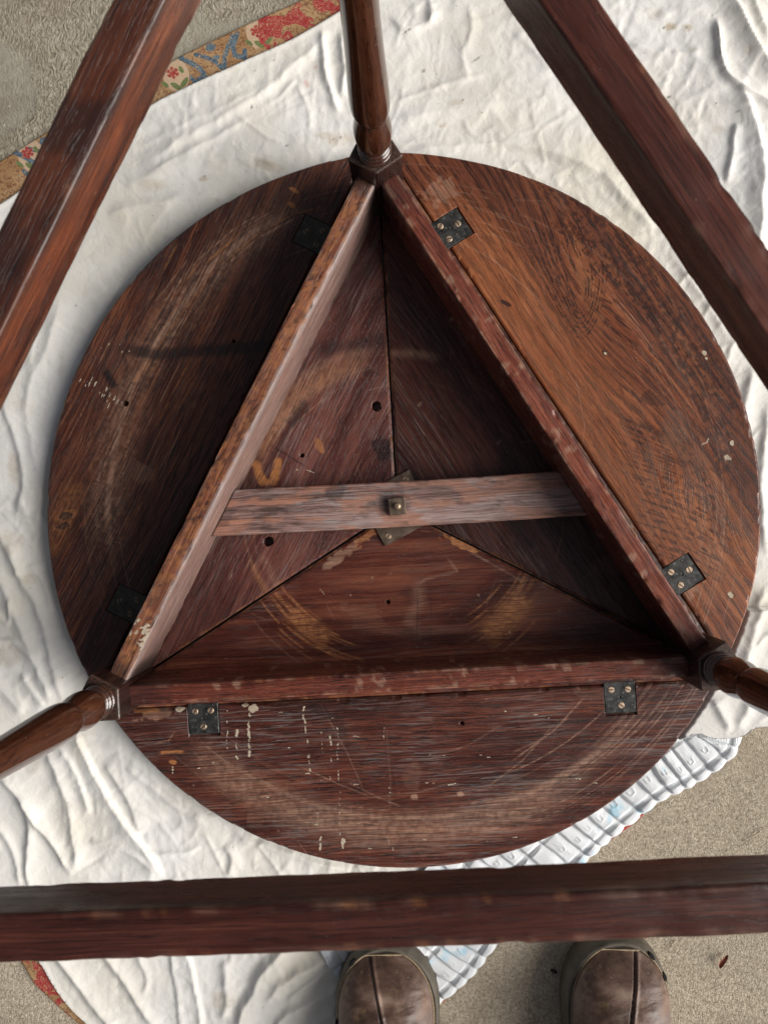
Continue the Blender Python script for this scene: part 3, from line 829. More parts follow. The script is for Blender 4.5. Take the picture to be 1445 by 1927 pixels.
for a in (((765, 60), 12, 1.6, 0.85, 0.5), ((770, 57), 6, 1.2, 0.8, 0.2), ((898, 110), 14, 2, 0.7, 0.5), ((1248, 50), 2.4, 2.4, 1.0), ((1258, 181), 4, 2, 0.8), ((474, 201), 2, 3, 0.9), ((479, 133), 2, 2, 0.9), ((515, 114), 2, 3, 0.7, 0.5), ((640, 258), 3, 3, 0.7),
          ((628, 262), 2, 2, 0.7), ((385, 332), 5, 1.6, 0.7), ((797, 132), 3, 5, 0.6), ((1290, 51), 2, 2, 0.7), ((540, 275), 5, 1, 0.8), ((143, 574), 1.5, 3, 0.8), ((98, 803), 3, 1.5, 0.8), ((1345, 197), 3, 1.4, 0.7),
          ((1385, 214), 8, 1, 0.6, 0.2), ((1345, 26), 16, 1, 0.5, 0.5), ((870, 190), 6, 1, 0.7, 0.4), ((862, 205), 4, 1.2, 0.7, 0.5), ((830, 236), 5, 1, 0.6, 0.4)):
    patch(1, *a)
patch(2, (577, 158), 5, 10, 0.7, 0.2); patch(2, (594, 126), 4, 4, 0.8)
# hem turned down to the floor
nb = len(P)
mpb = {int(v): nb + i for i, v in enumerate(bv)}
V = np.r_[np.c_[P, zs], np.c_[P[bv], np.full(len(bv), FLOOR + 0.0042)]]
SF = np.array([[a, b, mpb[int(b)], mpb[int(a)]] for a, b in be])
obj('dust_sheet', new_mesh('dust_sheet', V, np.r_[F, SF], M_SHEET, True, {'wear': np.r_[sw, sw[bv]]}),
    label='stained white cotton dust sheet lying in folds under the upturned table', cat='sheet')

# ------------------------------------------------------------------ the upturned table
A_, B_, W_, HR, LR = 0.19872, 0.16843, 0.0188, 0.0834, 0.3320
HB, RVX, EE, RIN = 0.1153, 0.02137, 0.0298, 0.0189
S1, S2, WS = 0.5741, 0.5461, 0.0194
DC, DR, TH = np.array([0.0011, -0.0025]), 0.380, 0.0185
table = bpy.data.objects.new('drop_leaf_table', None)
COL.objects.link(table)
table.location = (0, 0, -TH)
table['label'] = 'upturned round oak drop-leaf table with three turned legs and a triangular frame'
table['category'] = 'table'
UP = (0, 0, TH)

def frame(deg):
    a = RAD(deg)
    n = np.array([math.cos(a), math.sin(a)]); s = np.array([-n[1], n[0]])
    return n, s

class Paint:
    """wear drawn on a piece: scuff (0), dark stain (1), paint (2), bare wood (3); P are world xy points"""
    def __init__(s, P):
        s.P = P; s.w = np.zeros((len(P), 4)); s.lo = P.min(0); s.hi = P.max(0)
    def put(s, ch, m, v):
        s.w[m, ch] = np.maximum(s.w[m, ch], v)
    def line(s, ch, pts, w, k=0.6, soft=0.6, rough=0.0, world=False, fade=True):
        pl = np.asarray(pts, float) if world else at(pts, 0)
        ww = w / PXM
        lo = pl.min(0) - ww * 1.5; hi = pl.max(0) + ww * 1.5
        if (hi < s.lo).any() or (lo > s.hi).any():
            return
        m = ((s.P > lo) & (s.P < hi)).all(1)
        if not m.any():
            return
        p = s.P[m]
        d, _, pos = poly_dist(p, pl)
        v = sstep(ww * 0.5 * (1 + soft), ww * 0.5 * (1 - soft), d) * k
        if fade:
            v = v * sstep(0, 0.2, pos + 0.03) * sstep(0, 0.2, 1.03 - pos)
        if rough:
            v = v * (1 - rough + rough * sstep(0.35, 0.65, fbm(p[:, 0] * 260, p[:, 1] * 260, 5, 2)))
        s.put(ch, m, v)
    def blob(s, ch, c, rx, ry, k=0.8, rot=0.0, rough=0.6, fr=170):
        c = at(c, 0)[0]; R = max(rx, ry) * 1.8 / PXM
        m = (np.abs(s.P - c) < R).all(1)
        if not m.any():
            return
        q = s.P[m] - c; ca, sa = math.cos(rot), math.sin(rot)
        u = (q[:, 0] * ca + q[:, 1] * sa) / (rx / PXM); v = (-q[:, 0] * sa + q[:, 1] * ca) / (ry / PXM)
        r = np.hypot(u, v) + rough * 2 * (fbm(s.P[m][:, 0] * fr, s.P[m][:, 1] * fr, 3, 3) - 0.5)
        s.put(ch, m, k * sstep(1.15, 0.75, r))
    def arc(s, ch, r, a0, a1, w, k=0.5, soft=0.8, c=(0.0, 0.0), rough=0.4):
        n = max(4, int(abs(a1 - a0) / 4) + 2)
        t = np.radians(np.linspace(a0, a1, n))
        s.line(ch, np.c_[c[0] + r * np.cos(t), c[1] + r * np.sin(t)], w, k, soft, rough, True)

def common_wear(pt, R0, seed):
    """arcs scraped by the swivelling top, and stray scratches and spots"""
    r = random.Random(seed)
    for _ in range(30):
        rad = abs(r.gauss(0.329, 0.016)); a = r.uniform(0, 360); l = r.uniform(6, 40)
        pt.arc(0, rad, a, a + l, r.uniform(0.9, 2.2), r.uniform(0.2, 0.7))
    for _ in range(50):
        rad = abs(r.gauss(0.163, 0.013)); a = r.uniform(0, 360); l = r.uniform(6, 34)
        pt.arc(0, rad, a, a + l, r.uniform(1.0, 2.6), r.uniform(0.12, 0.42))
    for _ in range(150):
        x, y = r.uniform(100, 1420), r.uniform(300, 1620)
        th = r.uniform(0, math.pi); l = r.uniform(5, 70)
        pt.line(0, [(x, y), (x + l * math.cos(th), y + l * math.sin(th) + r.uniform(-4, 4))], r.uniform(1.0, 1.7), r.uniform(0.1, 0.5), 0.8, 0.5)
    for _ in range(70):
        x, y = r.uniform(100, 1420), r.uniform(300, 1620)
        q = r.uniform(1.2, 2.4)
        pt.blob(r.choice((0, 1, 1, 0)), (x, y), q, q * r.uniform(0.5, 1), r.uniform(0.4, 0.9))
    for _ in range(22):
        x, y = r.uniform(100, 1420), r.uniform(300, 1620)
        pt.blob(r.choice((0, 1)), (x, y), r.uniform(10, 45), r.uniform(8, 22), r.uniform(0.08, 0.25), r.uniform(0, 3), 0.9, 60)

HOLES = [((708, 764), 0.0049), ((505, 1019), 0.0049), ((236, 759), 0.0031), ((568, 857), 0.0019), ((730, 1133), 0.0019), ((440, 642), 0.0020), ((869, 1361), 0.0019)]
def drill(P, z):
    for c, r in HOLES:
        c = at(c, 0)[0]
        q = P - c; d = np.hypot(q[:, 0], q[:, 1])
        m = d < r * 2.2
        if not m.any():
            continue
        dd = d[m]
        # vertices inside sink to the bottom of the bore, the ring around snaps to the rim
        inn_ = dd < r
        nd = np.where(inn_, np.minimum(dd, r * 0.97), np.maximum(dd, r * 1.02))
        nd = np.where(inn_ & (dd > r * 0.55), r * 0.97, nd)
        P[m] = c + q[m] * (nd / np.maximum(dd, 1e-6))[:, None]
        zz_ = z[m]
        zz_[inn_] = -0.013
        z[m] = zz_

def solid_from_grid(nu, nv, P, z, th):
    """close a grid sheet: side walls and an underside"""
    idx = np.arange(nu * nv).reshape(nu, nv)
    loop = np.r_[idx[:, 0], idx[-1, 1:], idx[-2::-1, -1], idx[0, -2:0:-1]]
    nb = nu * nv
    V = np.r_[np.c_[P, z], np.c_[P[loop], np.full(len(loop), -th)]]
    L = len(loop); k = np.arange(L); k2 = (k + 1) % L
    S = np.c_[loop[k2], loop[k], nb + k, nb + k2]
    return V, S, nb, L

def finish_piece(name, nu, nv, P, z, gc, wear, mat, flip, **kw):
    V, S, nb, L = solid_from_grid(nu, nv, P, z, TH)
    F = grid_faces(nu, nv)
    if flip:
        F = F[:, ::-1]; S = S[:, ::-1]
    idx = np.arange(nu * nv).reshape(nu, nv)
    loop = np.r_[idx[:, 0], idx[-1, 1:], idx[-2::-1, -1], idx[0, -2:0:-1]]
    gc2 = np.r_[gc, gc[loop] + np.array([0, 0, TH])]
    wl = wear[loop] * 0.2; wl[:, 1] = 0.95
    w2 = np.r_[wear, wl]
    # underside as a fan of quads onto the grid outline is enough: it lies on the sheet
    c0 = len(V)
    me = new_mesh(name, V, np.r_[F, S], mat, True, {'gc': gc2, 'wear': w2})
    return obj(name, me, table, UP, **kw)

def edge_round(d, r=0.0016, drop=0.0011):
    return -drop * (1 - sstep(0, r, d))

# leaf hinges: which side, picture position of the plate centre
HINGES = {30: [(849, 430), (1283, 1081)], 150: [(589, 441), (239, 1136)], 270: [(383, 1352), (1166, 1312)]}
HS = 0.0325
hinge_pos = []
for deg, cs in HINGES.items():
    n, s = frame(deg)
    for c in cs:
        w = at(c, 0)[0]
        hinge_pos.append((deg, w @ s, w @ n))

# ---- three triangular boards meeting on the pivot
def board(deg, mat, gap, seed, wearfn, label=None):
    n, s = frame(deg)
    NU, NV = 200, 430
    u = np.r_[np.linspace(0.0, 1, NU)]
    u[1] = 0.0035
    v = np.linspace(-1, 1, NV)
    v = np.sign(v) * (np.abs(v) ** 0.96)
    a1 = A_ - 0.0006
    X = (0.012 + u * (a1 - 0.012))[:, None] + np.zeros((1, NV))
    lim = np.minimum(X * math.tan(RAD(60)) - gap * (1.15 + 0.7 * fbm(X * 60, X * 0 + seed, 3)), np.sqrt(np.maximum(DR ** 2 - X ** 2, 0)) - 0.001)
    Y = v[None, :] * lim
    P = (X.ravel()[:, None] * n + Y.ravel()[:, None] * s)
    dE = np.minimum((lim - np.abs(Y)) * 0.5, (a1 - X)).ravel()
    z = edge_round(np.maximum(dE, 0), 0.0028, 0.0016) + 0.0005 * (fbm(P[:, 0] * 18, P[:, 1] * 18, seed, 3) - 0.5)
    z -= 0.0009 * sstep(0.62, 0.8, fbm(P[:, 0] * 130, P[:, 1] * 130, seed + 3, 2)) * sstep(0.006, 0, dE)
    pt = Paint(P)
    common_wear(pt, 0.163, seed)
    # splintered, paler seam edges
    ch = sstep(0.48, 0.7, fbm(P[:, 0] * 90, P[:, 1] * 90, seed + 5, 3)) * sstep(0.0035, 0.0005, dE)
    pt.w[:, 3] = np.maximum(pt.w[:, 3], 0.30 * ch)
    pt.w[:, 0] = np.maximum(pt.w[:, 0], 0.22 * sstep(0.0022, 0.0, dE) * sstep(0.4, 0.6, fbm(P[:, 0] * 40, P[:, 1] * 40, seed + 9, 2)))
    wearfn(pt)
    drill(P, z)
    gc = np.c_[Y.ravel() + seed * 1.37, X.ravel() + seed * 0.71, z]
    return finish_piece('top_board', NU, NV, P, z, gc, pt.w, mat, False, label=label)

def wear_left_board(pt):
    r = random.Random(3)
    for _ in range(26):
        pt.arc(0, 0.147 + r.gauss(0.012, 0.009), 95 + r.uniform(0, 25), 120 + r.uniform(0, 45), r.uniform(1.2, 3), r.uniform(0.3, 0.75))
    pt.arc(3, 0.160, 96, 160, 34, 0.30, 1.0); pt.arc(0, 0.160, 96, 160, 30, 0.35, 1.0); pt.arc(0, 0.172, 92, 140, 18, 0.4, 1.0)
    pt.line(3, [(483, 874), (487, 890), (495, 906)], 15, 1.3, 0.5, 0.55, fade=False)
    pt.line(3, [(490, 906), (503, 908), (516, 902)], 10, 1.2, 0.5, 0.5, fade=False)
    pt.line(3, [(514, 905), (520, 890), (523, 870)], 16, 1.3, 0.5, 0.55, fade=False)
    pt.line(1, [(505, 836), (540, 856), (578, 880)], 2.2, 0.85, 0.5)
    pt.line(1, [(585, 884), (612, 898)], 1.6, 0.7)
    pt.line(1, [(585, 1020), (622, 1036)], 1.6, 0.8)
    pt.line(1, [(590, 660), (660, 648), (735, 640)], 24, 0.55, 0.9)
    pt.blob(1, (718, 843), 17, 26, 0.75, 0.2, 0.5); pt.blob(1, (560, 780), 30, 14, 0.5, 0.9)
    pt.blob(1, (690, 700), 14, 9, 0.4); pt.blob(3, (600, 838), 7, 16, 0.6, 0.5)
    pt.line(2, [(556, 884), (562, 884)], 2.4, 0.8); pt.line(2, [(575, 883), (592, 890)], 2.2, 0.8)
    pt.line(0, [(688, 735), (720, 728), (724, 722)], 1.6, 0.7); pt.line(1, [(685, 690), (720, 708)], 1.5, 0.8)
    for _ in range(90):
        x, y = r.uniform(360, 740), r.uniform(430, 1180); l = r.uniform(12, 70)
        pt.line(0, [(x, y), (x + l * 0.50, y - l * 0.87)], r.uniform(0.9, 1.5), r.uniform(0.2, 0.65), 0.8, 0.4)
    pt.line(0, [(470, 1060), (560, 1180)], 2, 0.3); pt.arc(0, 0.152, 195, 214, 12, 0.4, 1.0); pt.arc(3, 0.166, 197, 213, 10, 0.4, 1.0)

def wear_bottom_board(pt):
    r = random.Random(5)
    for _ in range(40):
        rr = 0.160 + r.gauss(0, 0.010); a = 215 + r.gauss(8, 7)
        pt.arc(3, rr, a, a + r.uniform(8, 22), r.uniform(1.2, 3.4), r.uniform(0.3, 0.9), 0.8)
    for _ in range(44):
        rr = 0.160 + r.gauss(0, 0.011); a = 302 + r.gauss(4, 6)
        pt.arc(3, rr, a, a + r.uniform(8, 22), r.uniform(1.2, 3.4), r.uniform(0.3, 0.9), 0.8)
    pt.arc(3, 0.158, 220, 240, 28, 0.75, 1.0); pt.arc(3, 0.163, 299, 323, 38, 0.9, 1.0)
    pt.blob(3, (862, 1018), 26, 9, 1.0, -0.45, 0.8); pt.blob(3, (890, 1034), 10, 6, 1.0, -0.4, 0.8)
    pt.blob(3, (690, 1010), 26, 9, 0.55, 0.6, 0.9); pt.blob(0, (640, 1046), 40, 10, 0.7, 0.6, 0.9)
    pt.line(1, [(786, 1110), (784, 1220)], 1.7, 0.75); pt.line(1, [(812, 1120), (808, 1220)], 1.5, 0.6)
    pt.line(0, [(785, 1085), (790, 1130), (770, 1170), (800, 1200)], 20, 0.35, 1.0); pt.line(0, [(640, 1175), (760, 1190), (900, 1180)], 14, 0.25, 1.0)
    pt.line(2, [(600, 1106), (612, 1120)], 1.8, 0.7); pt.line(2, [(958, 1186), (960, 1194)], 2.2, 0.9)
    pt.line(0, [(838, 1045), (860, 1075), (800, 1090), (780, 1105)], 5, 0.45, 0.9); pt.line(0, [(870, 1030), (990, 1098)], 4, 0.6, 0.9, 0.6)
    for c in ((700, 1088), (735, 1080), (660, 1120), (900, 1120), (1052, 1150)):
        pt.blob(0, c, 3, 3, 0.6)

def wear_right_board(pt):
    r = random.Random(8)
    for _ in range(50):
        x, y = r.uniform(740, 1180), r.uniform(520, 1100); l = r.uniform(8, 46)
        pt.line(0, [(x, y), (x + l * 0.55, y + l * 0.83)], r.uniform(0.9, 1.7), r.uniform(0.15, 0.5), 0.8, 0.4)
    for c in ((938, 832), (850, 600), (790, 760), (900, 910)):
        pt.blob(0, c, 5, 3, 0.6, 0.7)
    pt.arc(0, 0.165, 70, 92, 14, 0.4, 1.0)

board(150, W_TOP_L, 0.0017, 2, wear_left_board)
board(30, W_TOP_R, 0.0013, 5, wear_right_board)
board(270, W_TOP_B, 0.0016, 9, wear_bottom_board)

# loose tongues bridging the three joints, deep in the gaps
for deg in (90, 210, 330):
    a = RAD(deg); x0, x1, hw = 0.015, 0.318, 0.006
    V = np.array([[x, y, z] for z in (-0.0125, -0.0085) for x, y in ((x0, -hw), (x1, -hw), (x1, hw), (x0, hw))])
    F = [[0, 3, 2, 1], [4, 5, 6, 7], [0, 1, 5, 4], [1, 2, 6, 5], [2, 3, 7, 6], [3, 0, 4, 7]]
    w = np.zeros((8, 4)); w[:, 1] = 0.8
    obj('joint_tongue', new_mesh('joint_tongue', V, F, W_BLOCK, False, {'gc': V * 1.0, 'wear': w}), table, UP, a)

# ---- three curved leaves
def leaf(deg, mat, seed, wearfn, label=None, figure=None):
    n, s = frame(deg)
    a0 = A_ + 0.0008
    half = math.sqrt(DR ** 2 - a0 ** 2) - 0.0012
    sx = set(np.linspace(-half, half, 680))
    mort = []
    for d_, hs, hn in hinge_pos:
        if d_ == deg:
            lo, hi = hs - HS / 2 - 0.0006, hs + HS / 2 + 0.0006
            mort.append((lo, hi, hn + HS / 2 + 0.0022))
            for q in (lo, hi):
                sx.add(q - 0.00012); sx.add(q + 0.00012)
    S = np.array(sorted(sx)); NU = len(S)
    top = mort[0][2] if mort else a0 + 0.03
    K = np.r_[np.linspace(0, 0.040, 42)]
    ms = sorted({round(m[2] - a0, 5) for m in mort})
    K = np.array(sorted(set(K) | {q + e for q in ms for e in (-0.00012, 0.00012)}))
    R_ = np.linspace(0, 1, 128)[1:]
    NV = len(K) + len(R_)
    W = np.sqrt(np.maximum(DR ** 2 - S ** 2, 0)) - a0 - 0.0006
    W = np.maximum(W, 0.0004)
    WL = 0.06
    Nn = np.empty((NU, NV))
    for i, w in enumerate(W):
        if w > WL:
            Nn[i] = np.r_[K, K[-1] + R_ * (w - K[-1])]
        else:
            Nn[i] = np.r_[K, K[-1] + R_ * (WL - K[-1])] * (w / WL)
    Nn = Nn + a0
    Sg = S[:, None] + 0 * Nn
    P = Sg.ravel()[:, None] * s + Nn.ravel()[:, None] * n + DC * 0
    P = P + DC * sstep(A_ + 0.002, A_ + 0.08, Nn.ravel())[:, None]
    dE = np.minimum(Nn - a0, (W + a0)[:, None] - Nn).ravel()
    z = edge_round(dE, 0.0022, 0.0014) + 0.0006 * (fbm(P[:, 0] * 14, P[:, 1] * 14, seed, 3) - 0.5)
    # nicks along the rim
    nick = sstep(0.66, 0.8, fbm(P[:, 0] * 70, P[:, 1] * 70, seed + 2, 2)) * sstep(0.005, 0, dE)
    z -= 0.0015 * nick
    for lo, hi, tp in mort:
        m = (Sg.ravel() > lo) & (Sg.ravel() < hi) & (Nn.ravel() < tp)
        z[m] = -0.0032
    pt = Paint(P)
    common_wear(pt, 0.33, seed)
    pt.w[:, 0] = np.maximum(pt.w[:, 0], 0.2 * sstep(0.002, 0.0, dE) * sstep(0.42, 0.62, fbm(P[:, 0] * 40, P[:, 1] * 40, seed + 9, 2)))
    wearfn(pt)
    drill(P, z)
    ac = Nn.ravel().copy(); al = Sg.ravel().copy()
    if figure:
        al, ac = figure(al, ac)
    gc = np.c_[al + seed * 1.9, ac + seed * 0.63, z]
    return finish_piece('leaf', NU, NV, P, z, gc, pt.w, mat, False, label=label)

def wear_leaf_left(pt):
    r = random.Random(21)
    ring = [(600, 385), (540, 400), (470, 440), (400, 500), (335, 585), (280, 665), (250, 725), (226, 800), (212, 870), (203, 950), (207, 1020), (222, 1090)]
    pt.line(0, ring, 13, 0.85, 0.7, 0.35)
    pt.line(0, ring, 64, 0.40, 1.0, 0.6)
    pt.line(0, [(x - 22, y + 4) for x, y in ring], 8, 0.4, 0.9, 0.5)
    for _ in range(34):
        d = r.gauss(0, 24)
        k0 = r.randrange(0, 8)
        pt.line(r.choice((0, 0, 3)), [(x + d * 0.9, y + d * 0.3) for x, y in ring[k0:k0 + r.randrange(2, 5)]], r.uniform(1.2, 3), r.uniform(0.35, 0.9), 0.8, 0.5)
    for k_ in range(110):                                        # short chatter marks across the ring
        i = r.randrange(2, 10); x, y = ring[i]; t = r.random(); x2, y2 = ring[i + 1]
        x, y = x + (x2 - x) * t + r.gauss(-12, 12), y + (y2 - y) * t
        pt.line(r.choice((0, 1)), [(x, y), (x + r.uniform(6, 16), y + r.uniform(1, 7))], r.uniform(1.0, 1.8), r.uniform(0.3, 0.7))
    pt.line(1, [(195, 655), (230, 656), (300, 668), (380, 660), (560, 648), (640, 640)], 22, 0.9, 0.6, 0.2)
    pt.line(1, [(196, 694), (208, 715), (220, 732)], 14, 0.95, 0.5)
    pt.line(1, [(230, 660), (240, 690), (230, 720)], 8, 0.6)
    for x, y, l in ((152, 716, 8), (158, 722, 10), (163, 722, 12), (171, 718, 22), (177, 728, 24), (181, 722, 10), (189, 736, 14), (193, 742, 18), (199, 738, 24), (205, 748, 22), (209, 752, 18), (214, 752, 22), (218, 748, 12), (205, 764, 10), (222, 756, 12), (191, 655, 4), (205, 648, 4), (222, 651, 3), (226, 649, 4), (234, 649, 4), (244, 661, 4), (230, 662, 4)):
        pt.line(2, [(x - l * 0.18, y + l * 0.5), (x + l * 0.18, y - l * 0.5)], 2.4, 0.85, 0.6, 0.6, fade=True)
    pt.blob(3, (553, 358), 12, 4, 1.0, -0.6, 0.6); pt.blob(3, (548, 385), 9, 4, 0.7, -0.4)
    for x, y in ((122, 971), (118, 990)):
        pt.blob(3, (x, y), 22, 10, 0.35, 0.3); pt.blob(1, (x, y), 14, 7, 0.9, 0.2); pt.blob(3, (x + 2, y + 1), 8, 4, 0.9, 0.2)
    pt.line(3, [(100, 1050), (115, 980), (150, 900)], 36, 0.28, 1.0, 0.6)
    for _ in range(120):
        x, y = r.uniform(110, 640), r.uniform(330, 1230); l = r.uniform(14, 110)
        pt.line(0, [(x, y), (x + l * 0.47, y - l * 0.88)], r.uniform(0.9, 1.6), r.uniform(0.15, 0.55), 0.8, 0.4)
    for _ in range(60):
        x, y = r.uniform(100, 420), r.uniform(420, 1200); l = r.uniform(20, 90)
        pt.line(3, [(x, y), (x + l * 0.47, y - l * 0.88)], r.uniform(1.6, 5), r.uniform(0.12, 0.4), 0.9, 0.5)

def wear_leaf_right(pt):
    r = random.Random(31)
    pt.blob(1, (952, 570), 11, 4, 0.95, -0.5); pt.blob(1, (1137, 664), 5, 7, 0.9); pt.blob(2, (1139, 665), 4, 4, 0.8)
    pt.blob(2, (1325, 665), 4, 5, 1.0); pt.blob(2, (1328, 674), 3, 3, 1.0); pt.blob(2, (1377, 834), 5, 5, 1.0); pt.blob(2, (1368, 862), 8, 6, 0.55); pt.line(2, [(1318, 838), (1330, 832), (1333, 824)], 2, 0.9)
    pt.blob(2, (1373, 1119), 4, 7, 0.8, 0.4)
    for _ in range(60):
        rr = 0.325 + r.gauss(0, 0.020); a = r.uniform(-30, 86)
        pt.arc(0, rr, a, a + r.uniform(4, 24), r.uniform(0.9, 2.0), r.uniform(0.2, 0.6))
    for _ in range(60):
        x, y = r.uniform(880, 1400), r.uniform(380, 1120); l = r.uniform(14, 90); th = r.uniform(0.6, 1.5)
        pt.line(0, [(x, y), (x + l * math.cos(th), y + l * math.sin(th))], r.uniform(0.9, 1.5), r.uniform(0.2, 0.55), 0.8, 0.5)
    pt.line(0, [(855, 450), (930, 490), (1010, 560), (1060, 640)], 2, 0.5); pt.line(0, [(1080, 700), (1100, 800), (1090, 880)], 2, 0.35)
    def pores(pts, w=2.4, k_=0.8):
        pt.line(1, pts, w * 1.25, k_ * 1.15, 0.7, 0.75)
    for q in range(7):                                          # nested cathedral loops, apex towards the rim
        e = q * 9.0
        top_ = [(1000 - e * 1.6 + 40, 395 - e * 0.3), (1040 - e * 0.9 + 8, 470 + e * 0.2), (1072 - e * 0.55, 540 + e * 0.5), (1088, 590 + e * 1.15), (1104 + e * 0.45, 560 + e * 0.7), (1098 + e * 0.9, 490 + e * 0.3), (1066 + e * 1.0, 420 - e * 0.2)]
        pt.line(1, smooth_poly(top_, 2).tolist(), 3.2, 0.95, 0.7, 0.75)
    for q in range(17):                                         # rows below, fanning towards the lower rim
        t = q / 16
        x0, y0 = 1135 + 75 * t - 20 * t * t, 775 + 250 * t
        x1, y1 = 1375 + 24 * math.sin(t * 3), 905 + 190 * t
        xm, ym = (x0 + x1) / 2 + 6, (y0 + y1) / 2 - 16 + 10 * t
        for rep in range(2):
            pores([(x0 + r.uniform(-4, 30), y0 + rep * 5), (xm, ym + rep * 5), (x1 - r.uniform(0, 30), y1 + rep * 5)], 2.4, 0.72)
    for q in range(46):                                         # long rows following the outer third
        t = q / 45
        off = 8 + 92 * t + r.uniform(-2, 2)
        a0, a1 = 86 - 34 * t + r.uniform(-6, 6), -12 + 26 * t + r.uniform(-8, 8)
        n_, s_ = frame(30)
        rad = 0.372 - off / PXM * 0.75
        al_ = np.linspace(0.25 - 0.05 * t, -0.17 - 0.05 * t, 8) + r.uniform(-0.02, 0.02)
        ac_ = np.minimum(np.sqrt(np.maximum(rad ** 2 - (al_ * 0.86) ** 2, 0.01)), 0.372)
        pl = al_[:, None] * s_ + ac_[:, None] * n_
        pt.line(1, pl, 2.6, 0.8, 0.7, 0.85, True)
    for q in range(60):                                         # fine straight pores near the hinge line
        n_, s_ = frame(30)
        ac0 = 0.201 + r.random() ** 1.3 * 0.075; al0 = r.uniform(-0.26, 0.26); l = r.uniform(0.02, 0.09)
        pl = np.array([[al0, ac0], [al0 + l / 2, ac0 + r.uniform(-0.001, 0.001)], [al0 + l, ac0 + r.uniform(-0.002, 0.002)]])
        pt.line(1, pl[:, :1] * s_ + pl[:, 1:] * n_, 1.5, 0.55, 0.7, 0.8, True)
    pt.blob(1, (1290, 830), 28, 70, 0.35, 0.5, 0.8, 60); pt.blob(1, (1390, 890), 12, 60, 0.5, 0.1, 0.8)
    pt.blob(1, (1225, 750), 34, 12, 0.5, -0.5, 0.9); pt.blob(1, (1260, 830), 44, 9, 0.5, -0.55, 0.9); pt.line(1, [(1195, 790), (1250, 820), (1300, 850)], 12, 0.6, 0.8, 0.7)
    pt.blob(3, (1275, 845), 50, 16, 0.30, -0.6, 0.3); pt.blob(3, (1110, 560), 16, 70, 0.25, 0.25, 0.3)
    def wash(ch, pts, w, k_):
        d, _, _ = poly_dist(pt.P, at(pts, 0)); pt.w[:, ch] = np.maximum(pt.w[:, ch], k_ * sstep(w / PXM, 0, d))
    wash(3, [(860, 470), (960, 590), (1090, 770), (1190, 900), (1290, 1010)], 150, 0.26)
    wash(3, [(1180, 900), (1260, 980), (1330, 1060)], 130, 0.26)
    wash(1, [(930, 330), (1080, 395), (1220, 510), (1330, 660), (1400, 850), (1415, 960)], 130, 0.34)
    pt.blob(0, (830, 360), 30, 24, 0.5, 0.6, 1.0); pt.blob(0, (1300, 1110), 22, 16, 0.5, 0.5, 1.0); pt.blob(3, (1248, 1086), 8, 16, 0.8, 0.5)
    for _ in range(30):
        x, y = r.uniform(1150, 1410), r.uniform(420, 1000)
        pt.line(1, [(x, y), (x + r.uniform(10, 40), y + r.uniform(18, 70))], r.uniform(1.5, 4), r.uniform(0.3, 0.7), 0.8, 0.5)

